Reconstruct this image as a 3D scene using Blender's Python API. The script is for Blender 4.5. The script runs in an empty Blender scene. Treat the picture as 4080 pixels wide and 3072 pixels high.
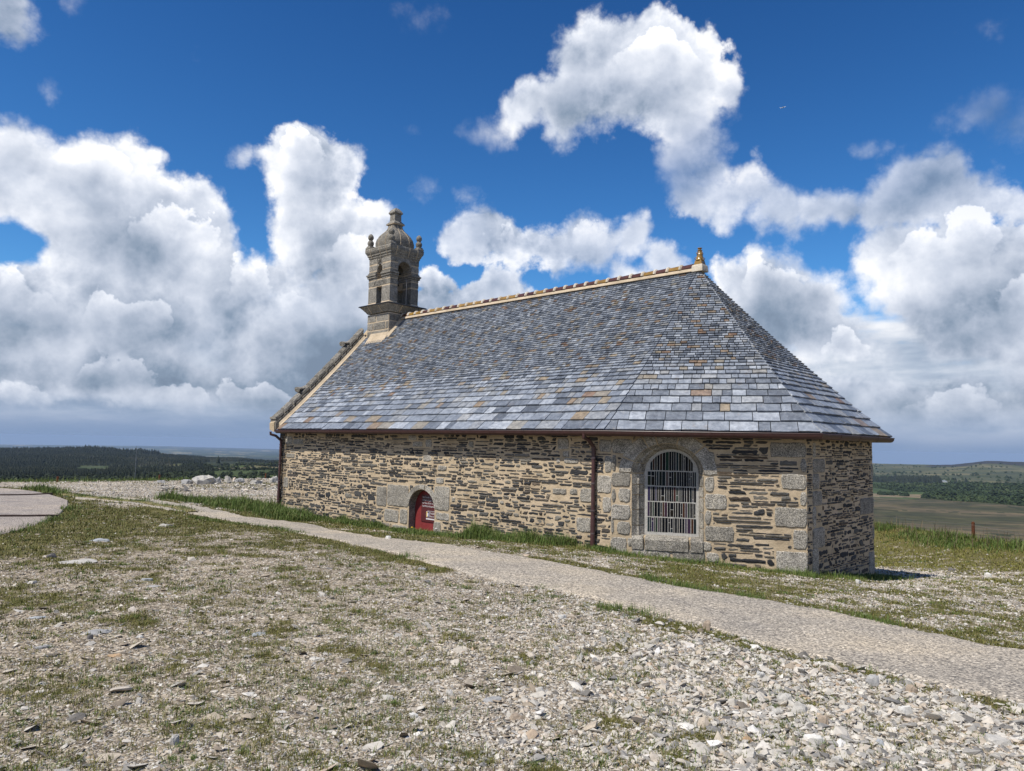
import bpy, bmesh, math, random
import numpy as np
from mathutils import Vector, Matrix

random.seed(7)
rng = np.random.default_rng(11)
R = math.radians
S = bpy.context.scene
COL = S.collection

# ------------------------------------------------------------------ camera
EYE = 1.60                                  # eye height over the ground at the photographer's feet
F_PX, PITCH, ROLL = 2910.4, R(4.579), R(1.1293)   # focal length in photo pixels (4080 wide)
cam = bpy.data.cameras.new('camera')
cam.sensor_width = 36.0
cam.lens = 36.0 * F_PX / 4080.0
cam.clip_start = 0.05
cam.clip_end = 200000.0
cam_o = bpy.data.objects.new('camera', cam)
COL.objects.link(cam_o)
cam_o.matrix_world = Matrix.Translation((0, 0, EYE)) @ Matrix.Rotation(R(90) + PITCH, 4, 'X') @ Matrix.Rotation(ROLL, 4, 'Z')
S.camera = cam_o

# plan of the chapel's eaves (metres, camera at the origin, y ahead)
TH = R(43.389)
H2 = np.array([math.cos(TH), -math.sin(TH)])      # along the nave wall, towards the apse
N2 = np.array([math.sin(TH), math.cos(TH)])       # across the nave, away from the camera
WID = 7.4686
B2 = np.array([1.794, 14.0])
A2 = B2 - 12.394 * H2
C2 = B2 + 3.4235 * H2 + 1.7107 * N2
D2 = C2 + (WID - 2 * 1.7107) * N2
G2 = D2 - 3.4235 * H2 + 1.7107 * N2
E2 = B2 - 0.0701 * H2 + N2 * WID / 2
F2 = A2 + N2 * WID / 2
Z_EAVE = EYE + 0.3006
Z_RIDGE = EYE + 4.15
OVER = 0.34

# ------------------------------------------------------------------ sun and sky
SUN_EL = R(56.0)
sv = -N2 * math.cos(R(9)) - H2 * math.sin(R(9))   # horizontal direction towards the sun
SUN_DIR = Vector((sv[0] * math.cos(SUN_EL), sv[1] * math.cos(SUN_EL), math.sin(SUN_EL)))
sun = bpy.data.lights.new('sun', 'SUN')
sun.energy = 4.8
sun.angle = R(0.53)
sun.color = (1.0, 0.95, 0.87)
sun_o = bpy.data.objects.new('sun', sun)
COL.objects.link(sun_o)
sun_o.rotation_euler = SUN_DIR.to_track_quat('Z', 'Y').to_euler()
sun_o.location = (0, 0, 60)

S.view_settings.view_transform = 'Standard'
S.view_settings.look = 'None'
S.view_settings.exposure = 0.15
S.view_settings.gamma = 1.0


def ray_px(px, py):
    """World direction (not normalised) through a photo pixel."""
    u, v = px - 2040.0, py - 1536.0
    c, s = math.cos(ROLL), math.sin(ROLL)
    u0, v0 = c * u + s * v, -s * u + c * v
    x, y, z = u0 / F_PX, 1.0, -v0 / F_PX
    return np.array([x, y * math.cos(PITCH) - z * math.sin(PITCH), y * math.sin(PITCH) + z * math.cos(PITCH)])


class NT:
    """Small helper to write node trees."""
    def __init__(self, tree):
        self.t = tree
        self.n = tree.nodes
        self.l = tree.links

    def new(self, typ, **kw):
        nd = self.n.new(typ)
        for k, v in kw.items():
            setattr(nd, k, v)
        return nd

    def put(self, sock, val):
        if hasattr(val, 'is_linked') or isinstance(val, bpy.types.NodeSocket):
            self.l.new(val, sock)
        elif val is not None:
            sock.default_value = val

    def math(self, op, a, b=None, c=None, clamp=False):
        nd = self.new('ShaderNodeMath', operation=op, use_clamp=clamp)
        for i, v in enumerate((a, b, c)):
            if v is not None:
                self.put(nd.inputs[i], v)
        return nd.outputs[0]

    def vmath(self, op, a, b=None, c=None, scale=None):
        nd = self.new('ShaderNodeVectorMath', operation=op)
        for i, v in enumerate((a, b, c)):
            if v is not None:
                self.put(nd.inputs[i], v)
        if scale is not None:
            self.put(nd.inputs['Scale'], scale)
        return nd.outputs['Value'] if op in ('LENGTH', 'DOT_PRODUCT', 'DISTANCE') else nd.outputs[0]

    def noise(self, vec, scale, detail=4, rough=0.55, dist=0.0, dims='3D', lac=2.0):
        nd = self.new('ShaderNodeTexNoise', noise_dimensions=dims)
        self.put(nd.inputs['Vector'], vec)
        nd.inputs['Scale'].default_value = scale
        nd.inputs['Detail'].default_value = detail
        nd.inputs['Roughness'].default_value = rough
        nd.inputs['Lacunarity'].default_value = lac
        nd.inputs['Distortion'].default_value = dist
        return nd.outputs[0]

    def voro(self, vec, scale, feature='F1', out='Distance', rand=1.0):
        nd = self.new('ShaderNodeTexVoronoi', feature=feature)
        self.put(nd.inputs['Vector'], vec)
        nd.inputs['Scale'].default_value = scale
        nd.inputs['Randomness'].default_value = rand
        return nd.outputs[out]

    def ramp(self, fac, stops, interp='LINEAR'):
        nd = self.new('ShaderNodeValToRGB')
        cr = nd.color_ramp
        cr.interpolation = interp
        while len(cr.elements) < len(stops):
            cr.elements.new(0.5)
        for e, (p, c) in zip(cr.elements, stops):
            e.position = p
            e.color = (c[0], c[1], c[2], 1.0) if not isinstance(c, (int, float)) else (c, c, c, 1.0)
        self.put(nd.inputs[0], fac)
        return nd.outputs[0]

    def mix(self, fac, a, b, blend='MIX'):
        nd = self.new('ShaderNodeMix', data_type='RGBA', blend_type=blend)
        self.put(nd.inputs[0], fac)
        for sock, v in ((nd.inputs[6], a), (nd.inputs[7], b)):
            if isinstance(v, (tuple, list)):
                v = (v[0], v[1], v[2], 1.0)
            self.put(sock, v)
        return nd.outputs[2]

    def rng(self, v, a, b, c=0.0, d=1.0, smooth=False):
        nd = self.new('ShaderNodeMapRange', interpolation_type='SMOOTHSTEP' if smooth else 'LINEAR')
        self.put(nd.inputs[0], v)
        for i, x in enumerate((a, b, c, d)):
            self.put(nd.inputs[1 + i], x)
        return nd.outputs[0]


def new_mat(name):
    m = bpy.data.materials.new(name)
    m.use_nodes = True
    m.node_tree.nodes.clear()
    k = NT(m.node_tree)
    out = k.new('ShaderNodeOutputMaterial')
    b = k.new('ShaderNodeBsdfPrincipled')
    k.l.new(b.outputs[0], out.inputs[0])
    b.inputs['Roughness'].default_value = 0.9
    b.inputs['Specular IOR Level'].default_value = 0.3
    return m, k, b


# ---- the sky: Nishita air plus cumulus built in directions of the sky
def build_world():
    w = bpy.data.worlds.new('World')
    S.world = w
    w.use_nodes = True
    w.cycles.sampling_method = 'MANUAL'
    w.cycles.sample_map_resolution = 512
    w.node_tree.nodes.clear()
    k = NT(w.node_tree)
    out = k.new('ShaderNodeOutputWorld')
    bg = k.new('ShaderNodeBackground')
    k.l.new(bg.outputs[0], out.inputs[0])
    STR = 0.11
    bg.inputs['Strength'].default_value = STR
    sky = k.new('ShaderNodeTexSky', sky_type='NISHITA')
    sky.sun_disc = False
    sky.sun_elevation = SUN_EL
    sky.sun_rotation = math.atan2(SUN_DIR.x, SUN_DIR.y)
    sky.altitude = 400
    sky.air_density = 1.0
    sky.dust_density = 0.35
    sky.ozone_density = 2.2
    tc = k.new('ShaderNodeTexCoord')
    d = k.vmath('NORMALIZE', tc.outputs['Generated'])
    sep = k.new('ShaderNodeSeparateXYZ')
    k.l.new(d, sep.inputs[0])
    az = k.math('ARCTAN2', sep.outputs[0], sep.outputs[1])
    el = k.math('ARCSINE', sep.outputs[2])
    base = k.new('ShaderNodeCombineXYZ')
    k.l.new(az, base.inputs[0])
    k.l.new(el, base.inputs[1])
    P0 = base.outputs[0]
    # gentle warp so that no outline is a plain ellipse
    nw = k.new('ShaderNodeTexNoise', noise_dimensions='3D')
    k.l.new(d, nw.inputs['Vector'])
    nw.inputs['Scale'].default_value = 5.0
    nw.inputs['Detail'].default_value = 5.0
    nw.inputs['Roughness'].default_value = 0.55
    wv = k.vmath('SUBTRACT', nw.outputs['Color'], (0.5, 0.5, 0.5))
    P = k.vmath('MULTIPLY_ADD', wv, (0.055, 0.05, 0.0), P0)

    def azel(px, py):
        v = ray_px(px * 4080 / 2212, py * 4080 / 2212)
        return math.atan2(v[0], v[1]), math.asin(v[2] / np.linalg.norm(v))
    # cloud masses are low-rank fields over (azimuth, elevation): sums of products of 1-D curves
    A0, A1, E0, E1, NA, NE = R(-42), R(42), R(-3), R(43), 200, 140
    aa, ee = np.meshgrid(np.linspace(A0, A1, NA), np.linspace(E0, E1, NE), indexing='ij')
    def field_grid(blobs, soft):
        f = np.full(aa.shape, -3.0)
        for (px, py, rx, ry, wt) in blobs:
            a, e = azel(px, py)
            ia, ie = 1583.4 / rx * (1.0 + math.tan(a) ** 2 * 0.9), 1583.4 / ry
            g = wt - np.hypot((aa - a) * ia, (ee - e) * ie)
            h = np.clip(0.5 + 0.5 * (g - f) / soft, 0, 1)
            f = f * (1 - h) + g * h + soft * h * (1 - h)
        return np.clip(f, -0.8, 1.0)
    def poly_grid(poly):
        """Signed distance (radians, positive inside) to an outline drawn in sky directions."""
        P_ = [azel(*q) for q in poly]
        d = np.full(aa.shape, 1e9)
        c = np.zeros(aa.shape, bool)
        for i in range(len(P_)):
            (x0, y0), (x1, y1) = P_[i], P_[(i + 1) % len(P_)]
            t = np.clip(((aa - x0) * (x1 - x0) + (ee - y0) * (y1 - y0)) / ((x1 - x0) ** 2 + (y1 - y0) ** 2 + 1e-12), 0, 1)
            d = np.minimum(d, np.hypot(aa - x0 - t * (x1 - x0), ee - y0 - t * (y1 - y0)))
            c ^= ((y0 > ee) != (y1 > ee)) & (aa < (x1 - x0) * (ee - y0) / (y1 - y0 + 1e-12) + x0)
        return np.where(c, d, -d)
    sp = k.new('ShaderNodeSeparateXYZ')
    k.l.new(P, sp.inputs[0])
    ta = k.rng(sp.outputs[0], A0, A1)
    te = k.rng(sp.outputs[1], E0, E1)
    def curve(t, vals):
        nd = k.new('ShaderNodeFloatCurve')
        c = nd.mapping.curves[0]
        nd.mapping.use_clip = False
        n = len(vals)
        while len(c.points) < n:
            c.points.new(0.5, 0.5)
        for i, p in enumerate(c.points):
            p.location = (i / (n - 1), float(vals[i]))
            p.handle_type = 'AUTO'
        nd.mapping.update()
        k.l.new(t, nd.inputs['Value'])
        return nd.outputs[0]
    def lowrank(g, rank):
        m0 = g.mean()
        U, sg, V = np.linalg.svd(g - m0, full_matrices=False)
        f = None
        for i in range(rank):
            q = math.sqrt(sg[i])
            cu, cv = curve(ta, U[:, i] * q), curve(te, V[i] * q)
            f = k.math('MULTIPLY', cu, cv) if f is None else k.math('MULTIPLY_ADD', cu, cv, f)
        return k.math('ADD', f, m0)
    body = np.full(aa.shape, -1.35)
    solid = np.full(aa.shape, 0.0)
    near_ = np.full(aa.shape, -9.0)
    for poly, opac in CLOUD_OUTLINES:
        sd = poly_grid(poly)
        body = np.maximum(body, np.clip(sd / 0.034 + 0.10, -1.35, 1.0))
        solid = np.where(sd > near_, opac, solid)
        near_ = np.maximum(near_, sd)
    for poly in SKY_HOLES:
        sd = poly_grid(poly)
        body = np.minimum(body, np.clip(-sd / 0.022, -0.8, 1.0))
    wi = field_grid(WISPS, 0.1)
    solid = np.where((wi > body), 0.42, solid)
    body = np.maximum(body, wi * 0.75)
    for _ in range(3):
        solid = (solid + np.roll(solid, 2, 0) + np.roll(solid, -2, 0) + np.roll(solid, 2, 1) + np.roll(solid, -2, 1)) / 5
    Fd = lowrank(body, 26)
    Fo = lowrank(solid, 7)
    n1 = k.noise(d, 7.0, 8, 0.55)
    n2 = k.noise(d, 26.0, 8, 0.66)
    def puffs(vec):
        nd = k.new('ShaderNodeTexVoronoi', feature='F1', voronoi_dimensions='3D', normalize=True)
        k.put(nd.inputs['Vector'], vec)
        nd.inputs['Scale'].default_value = 24.0
        nd.inputs['Detail'].default_value = 3.0
        nd.inputs['Roughness'].default_value = 0.52
        nd.inputs['Lacunarity'].default_value = 2.3
        return nd.outputs['Distance']
    dw = k.vmath('MULTIPLY_ADD', wv, (0.035, 0.035, 0.035), d)
    sh = (SUN_DIR.x * 0.012 - 0.004, SUN_DIR.y * 0.012, SUN_DIR.z * 0.015)
    pf, pfo = puffs(dw), puffs(k.vmath('ADD', dw, sh))
    dof = k.vmath('ADD', d, (SUN_DIR.x * 0.03 - 0.01, SUN_DIR.y * 0.03, SUN_DIR.z * 0.035))
    n1o = k.noise(dof, 7.0, 4, 0.5)
    n1s = k.noise(d, 7.0, 4, 0.5)
    bil = k.math('MULTIPLY', k.math('SUBTRACT', 0.34, pf), 1.5)
    nn = k.math('ADD', k.math('MULTIPLY', k.math('SUBTRACT', n1, 0.5), 2.3), bil)
    nn = k.math('ADD', nn, k.math('MULTIPLY', k.math('SUBTRACT', n2, 0.5), 0.95))
    dens = k.math('ADD', Fd, nn)
    wisp = k.noise(d, 3.2, 3, 0.5)
    hi = k.rng(wisp, 0.40, 0.64, 0.16, 0.75)
    hi = k.math('ADD', hi, k.rng(Fo, 0.4, 0.95, 0.9, 0.0))
    alpha = k.math('MULTIPLY', k.rng(dens, -0.08, hi, 0.0, 1.0, smooth=True), k.math('MINIMUM', k.math('MAXIMUM', Fo, 0.0), 1.0))
    Fs = lowrank(field_grid([(x, y, rx * 1.5 + 15, ry * 1.6 + 12, w_ * .85) for x, y, rx, ry, w_ in SHADES], 0.4), 10)
    shade = k.rng(k.math('ADD', Fs, k.math('MULTIPLY', nn, 0.45)), -0.55, 1.0, 0.0, 1.0, smooth=True)
    calm = k.rng(k.math('ADD', dens, k.math('MULTIPLY', k.math('SUBTRACT', n1s, 0.5), 3.0)), 0.1, 1.0, 1.0, 0.38)
    relief = k.math('ADD', k.math('MULTIPLY', k.math('SUBTRACT', n1s, n1o), 1.6), k.math('MULTIPLY', k.math('MULTIPLY', k.math('SUBTRACT', pfo, pf), 1.45), calm))
    n3, n3o = k.noise(d, 2.6, 2, 0.5), k.noise(k.vmath('ADD', d, (SUN_DIR.x * 0.06 - 0.03, SUN_DIR.y * 0.06, SUN_DIR.z * 0.09)), 2.6, 2, 0.5)
    relief = k.math('ADD', relief, k.math('MULTIPLY', k.math('SUBTRACT', n3, n3o), 1.3))
    heart = k.rng(dens, 0.0, 1.4, 0.10, -0.14)
    lit = k.math('ADD', k.math('ADD', 0.83, relief), heart)
    lit = k.math('SUBTRACT', lit, k.math('MULTIPLY', shade, 0.42))
    # nearer heads of cloud standing out of the mass behind them
    hd = np.full(aa.shape, -0.8)
    hm = np.zeros(aa.shape)
    hbest = np.full(aa.shape, -9.0)
    for poly in HEADS:
        sd = poly_grid(poly)
        es = [azel(*q)[1] for q in poly]
        m_ = np.clip((ee - min(es)) / (max(es) - min(es) + 1e-6) * 1.7 - 0.55, 0, 1)
        hm = np.where(sd > hbest, np.where(sd > -0.05, m_, 0.0), hm)
        hbest = np.maximum(hbest, sd)
        hd = np.maximum(hd, np.clip(sd / 0.034, -0.8, 0.9))
    for _ in range(2):
        hm = (hm + np.roll(hm, 1, 0) + np.roll(hm, -1, 0) + np.roll(hm, 1, 1) + np.roll(hm, -1, 1)) / 5
    Fh = k.math('ADD', lowrank(hd, 16), k.math('MULTIPLY', nn, 1.15))
    Hm = k.math('MAXIMUM', lowrank(hm, 14), 0.0)
    lit = k.math('ADD', lit, k.math('MULTIPLY', Hm, k.math('MULTIPLY', k.rng(Fh, -0.05, 0.12, 0.0, 1.0, smooth=True), k.rng(Fh, 0.0, 1.2, 0.21, 0.0))))
    lit = k.math('SUBTRACT', lit, k.math('MULTIPLY', Hm, k.math('MULTIPLY', k.rng(Fh, 0.05, -0.06, 0.0, 1.0, smooth=True), k.rng(Fh, -0.75, 0.0, 0.0, 0.13))))
    lit = k.math('MAXIMUM', lit, 0.2)
    col = k.ramp(lit, CLOUD_RAMP)
    cloud = k.vmath('SCALE', col, scale=1.0 / STR)
    hs = k.new('ShaderNodeHueSaturation')
    k.l.new(sky.outputs[0], hs.inputs['Color'])
    hs.inputs['Saturation'].default_value = 1.22
    hs.inputs['Value'].default_value = 1.0
    air = k.vmath('MULTIPLY', hs.outputs[0], SKY_TINT)
    air = k.mix(1.0, air, k.ramp(k.rng(el, 0.08, 0.62), [(0.0, (1.10, 1.24, 1.16)), (0.45, (0.82, 0.98, 0.97)), (1.0, (0.56, 0.74, 0.80))]), 'MULTIPLY')
    # far decks of cloud low over the horizon: flat grey bases, pale tops
    lowv = k.vmath('MULTIPLY_ADD', P0, (3.2, 15.0, 1.0), (4.0, 0.0, 0.0))
    s1 = k.noise(lowv, 1.0, 7, 0.55)
    s2 = k.noise(k.vmath('ADD', lowv, (0.06, 0.34, 0.0)), 1.0, 5, 0.5)
    tone = k.math('ADD', k.math('MULTIPLY', k.math('SUBTRACT', s1, s2), 1.5), 0.52)
    tone = k.math('ADD', tone, k.rng(el, 0.0, 0.24, 0.03, 0.16))
    deck = k.vmath('SCALE', k.ramp(tone, DECK_RAMP), scale=1.0 / STR)
    cover = k.rng(k.math('ADD', s1, k.rng(el, 0.0, 0.27, 0.36, -0.34)), 0.42, 0.58, 0.0, 1.0, smooth=True)
    skyc = k.mix(cover, air, deck)
    skyc = k.mix(k.math('MULTIPLY', alpha, k.rng(el, 0.012, 0.05, 0.0, 1.0)), skyc, cloud)
    veil = k.vmath('SCALE', (0.203, 0.290, 0.462), scale=1.0 / STR)
    skyc = k.mix(k.rng(el, 0.0, 0.060, 0.95, 0.0, smooth=True), skyc, veil)
    k.l.new(skyc, bg.inputs['Color'])


SKY_TINT = (0.56, 0.80, 1.06)
CLOUD_RAMP = [(0.0, (0.10, 0.145, 0.22)), (0.30, (0.235, 0.305, 0.41)), (0.52, (0.42, 0.48, 0.59)), (0.72, (0.60, 0.65, 0.75)), (0.88, (0.78, 0.815, 0.89)), (1.0, (0.96, 0.965, 0.985))]
DECK_RAMP = [(0.18, (0.19, 0.265, 0.38)), (0.40, (0.28, 0.36, 0.485)), (0.55, (0.43, 0.505, 0.62)), (0.70, (0.64, 0.69, 0.775)), (0.85, (0.84, 0.86, 0.90))]
# cloud bodies and their shaded parts: centre and radii in units of the 2212-wide drawing of the view, weight
# outlines of the cloud masses in units of the 2212-wide drawing of the view, with their opacity
CLOUD_OUTLINES = [
    ([(-700, 300), (-300, 240), (0, 262), (50, 255), (80, 272), (115, 297), (145, 302), (175, 280), (245, 285), (270, 282), (290, 305), (320, 310), (345, 330), (350, 362), (375, 384), (425, 382),
      (452, 400), (460, 428), (480, 447), (495, 472), (500, 515), (540, 545), (566, 500), (575, 450), (582, 400), (565, 360), (530, 346), (560, 320), (600, 292), (650, 285), (700, 297), (750, 300),
      (780, 345), (785, 385), (772, 425), (810, 447), (845, 470), (860, 560), (850, 640), (880, 760), (800, 860), (500, 880), (0, 870), (-700, 880)], 1.0),
    ([(-200, -80), (60, -60), (78, 10), (90, 60), (78, 100), (40, 115), (0, 105), (-200, 130)], .9),
    ([(140, -30), (210, -30), (205, 5), (165, 30), (140, 10)], .45),
    ([(1261, 5), (1306, -4), (1326, 22), (1386, 22), (1426, -3), (1476, 2), (1506, 32), (1531, 43), (1566, 55), (1583, 95), (1571, 130), (1588, 155), (1598, 200), (1584, 228), (1561, 225), (1556, 260),
      (1541, 282), (1570, 325), (1562, 355), (1525, 368), (1470, 345), (1440, 306), (1425, 285), (1386, 278), (1346, 288), (1326, 304), (1271, 308), (1226, 316), (1196, 295), (1181, 272), (1136, 278), (1106, 302),
      (1088, 280), (1106, 220), (1131, 188), (1181, 187), (1221, 165), (1206, 130), (1231, 75), (1256, 45)], .97),
    ([(1446, 385), (1476, 365), (1521, 370), (1581, 372), (1611, 345), (1630, 315), (1651, 330), (1661, 372), (1696, 397), (1741, 417), (1781, 417), (1846, 425), (1876, 388), (1936, 345), (2031, 322), (2086, 328),
      (2091, 372), (2126, 382), (2171, 382), (2230, 425), (2700, 430), (2700, 520), (2230, 500), (2156, 480), (2096, 470), (2071, 480), (1956, 502), (1856, 510), (1846, 490), (1771, 495), (1706, 505), (1646, 498), (1621, 460), (1586, 477), (1561, 490), (1506, 470), (1466, 455), (1451, 420)], .80),
    ([(1520, 575), (1549, 556), (1593, 562), (1612, 557), (1622, 534), (1659, 535), (1687, 540), (1709, 559), (1737, 578), (1753, 603), (1768, 570), (1780, 588), (1809, 597), (1825, 622), (1840, 647), (1836, 672), (1869, 697), (1908, 722), (1950, 760), (1930, 800), (1750, 800), (1560, 700)], 1.0),
    ([(1846, 545), (1868, 512), (1931, 482), (2006, 520), (2071, 462), (2121, 442), (2151, 470), (2140, 497), (2225, 480), (2700, 440), (2700, 800), (2212, 785), (2050, 795), (1990, 780), (1962, 725), (1910, 690), (1886, 655), (1862, 610), (1842, 590)], 1.0),
    ([(1780, 820), (1860, 790), (1960, 812), (2060, 800), (2150, 835), (2260, 800), (2700, 830), (2700, 930), (1780, 930)], .9),
    ([(935, 530), (960, 495), (985, 470), (1005, 450), (1060, 440), (1082, 465), (1130, 490), (1200, 500), (1230, 470), (1252, 460), (1300, 480), (1312, 500), (1340, 490), (1385, 482), (1388, 530), (1330, 560), (1290, 592), (1210, 602), (1150, 582), (1100, 582), (1040, 562), (980, 572)], .88),
    ([(890, 660), (906, 608), (932, 582), (958, 606), (985, 635), (1016, 626), (1049, 605), (1078, 586), (1112, 584), (1130, 608), (1160, 633), (1150, 700), (900, 720)], .95),
    ([(1305, 600), (1312, 560), (1332, 543), (1362, 570), (1400, 582), (1397, 545), (1450, 525), (1490, 550), (1510, 600), (1400, 640)], .8),
]
CLOUD_OUTLINES += [
    ([(1440, 270), (1560, 250), (1600, 300), (1590, 400), (1540, 440), (1450, 430), (1430, 360)], .55),
    ([(165, 835), (185, 800), (230, 776), (290, 785), (315, 818), (300, 842)], .85), ([(465, 885), (500, 842), (560, 830), (640, 845), (700, 872), (640, 892)], .8), ([(300, 868), (360, 838), (440, 848), (455, 874)], .7),
    ([(-40, 850), (20, 815), (90, 830), (120, 860), (60, 875)], .7), ([(1950, 885), (1990, 842), (2050, 833), (2110, 853), (2160, 888), (2080, 902)], .85), ([(1845, 855), (1880, 815), (1930, 820), (1965, 852)], .8), ([(2155, 818), (2190, 783), (2240, 800), (2240, 845)], .85),
]
HEADS = [
    [(-60, 560), (40, 558), (75, 600), (112, 640), (100, 690), (-60, 700)], [(170, 650), (198, 612), (240, 660), (300, 640), (352, 655), (362, 700), (250, 745), (170, 725)],
    [(490, 565), (520, 530), (560, 530), (587, 580), (612, 615), (672, 630), (707, 662), (700, 705), (600, 725), (500, 695)], [(280, 475), (330, 440), (400, 450), (452, 500), (440, 565), (350, 585), (280, 545)],
    [(165, 835), (185, 800), (230, 776), (290, 785), (315, 818), (300, 842)], [(465, 885), (500, 842), (560, 830), (640, 845), (700, 872), (640, 892)], [(700, 560), (740, 505), (800, 500), (830, 560), (780, 620), (710, 610)],
    [(1930, 565), (1990, 522), (2040, 545), (2071, 472), (2130, 455), (2165, 525), (2120, 605), (2000, 645)], [(2140, 645), (2180, 590), (2250, 600), (2250, 705), (2160, 695)], [(1600, 610), (1640, 562), (1700, 582), (1725, 640), (1640, 665)],
    [(1330, 125), (1400, 62), (1480, 72), (1532, 130), (1500, 185), (1400, 175)], [(600, 335), (640, 302), (700, 312), (690, 372), (640, 392)], [(120, 330), (170, 300), (240, 310), (260, 370), (180, 400), (120, 380)],
    [(1045, 520), (1080, 480), (1130, 505), (1120, 550), (1060, 560)], [(1225, 520), (1250, 475), (1300, 495), (1290, 550), (1230, 560)], [(1950, 885), (1990, 842), (2050, 833), (2110, 853), (2160, 888), (2080, 902)], [(1780, 760), (1830, 720), (1890, 740), (1900, 790), (1800, 800)],
    [(-40, 850), (20, 815), (90, 830), (120, 860), (60, 875)], [(300, 868), (360, 838), (440, 848), (455, 874)],
]
SKY_HOLES = [
    [(-60, 470), (30, 475), (55, 498), (78, 520), (60, 545), (4, 550), (-60, 560)],
    [(505, 490), (512, 522), (549, 533), (580, 552), (572, 510), (560, 485)],
]
WISPS = [
    (905, 55, 80, 70, .62), (100, 190, 50, 46, .55), (925, 410, 80, 55, .6), (1000, 430, 60, 36, .55), (890, 292, 60, 22, .5), (1040, 302, 80, 30, .6),
    (1870, 332, 66, 28, .8), (2120, 240, 130, 34, .8), (2195, 270, 80, 50, .9), (530, 340, 50, 30, .6), (760, 330, 50, 40, .6), (1590, 240, 40, 60, .6),
]
SHADES = [
    (20, 70, 60, 60, .6), (140, 690, 260, 55, .9), (60, 700, 120, 60, .8), (330, 560, 170, 60, .6), (560, 700, 190, 70, .9), (640, 770, 220, 55, .85),
    (400, 700, 130, 60, .8), (420, 820, 330, 50, .9), (120, 810, 220, 50, .9), (200, 450, 180, 50, .35), (690, 580, 70, 90, .6), (690, 420, 60, 60, .35), (800, 770, 150, 70, .45),
    (620, 880, 220, 30, 1.0), (1400, 250, 130, 36, .55), (1460, 190, 120, 50, .3), (1500, 400, 90, 60, .5), (1880, 440, 190, 60, .75), (2000, 400, 110, 60, .8), (1740, 460, 150, 45, .6),
    (1660, 700, 110, 50, .9), (1700, 640, 60, 60, .5), (2080, 740, 150, 50, 1.0), (2150, 670, 90, 60, .5), (1850, 880, 300, 50, .8), (2150, 840, 150, 50, .8),
    (1190, 600, 120, 30, .55), (1250, 560, 90, 30, .5), (980, 650, 60, 30, .5), (2170, 260, 80, 40, .7), (1250, 275, 110, 30, .5),
]
build_world()

# ------------------------------------------------------------------ helpers for meshes
def prop(o, label=None, cat=None, group=None, kind=None):
    if label: o['label'] = label
    if cat: o['category'] = cat
    if group: o['group'] = group
    if kind: o['kind'] = kind
    return o


def mesh_np(name, verts, faces_list, mats, parent=None, mat_idx=None, attrs=None, smooth=False):
    """One mesh object from numpy arrays; faces_list holds arrays of equal-sided faces."""
    me = bpy.data.meshes.new(name)
    verts = np.asarray(verts, np.float32)
    me.vertices.add(len(verts))
    me.vertices.foreach_set('co', verts.ravel())
    nl = sum(f.size for f in faces_list)
    npoly = sum(len(f) for f in faces_list)
    me.loops.add(nl)
    me.polygons.add(npoly)
    me.loops.foreach_set('vertex_index', np.concatenate([f.ravel() for f in faces_list]).astype(np.int32))
    st, off = [], 0
    for f in faces_list:
        st.append(off + np.arange(len(f)) * f.shape[1])
        off += f.size
    me.polygons.foreach_set('loop_start', np.concatenate(st).astype(np.int32))
    if mat_idx is not None:
        me.polygons.foreach_set('material_index', np.asarray(mat_idx, np.int32))
    for m in mats:
        me.materials.append(m)
    for an, (typ, data) in (attrs or {}).items():
        at = me.attributes.new(an, typ, 'POINT')
        at.data.foreach_set('color' if typ == 'FLOAT_COLOR' else 'value', np.asarray(data, np.float32).ravel())
    me.update(calc_edges=True)
    me.polygons.foreach_set('use_smooth', np.full(npoly, smooth))
    o = bpy.data.objects.new(name, me)
    COL.objects.link(o)
    o.parent = parent
    return o


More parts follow.
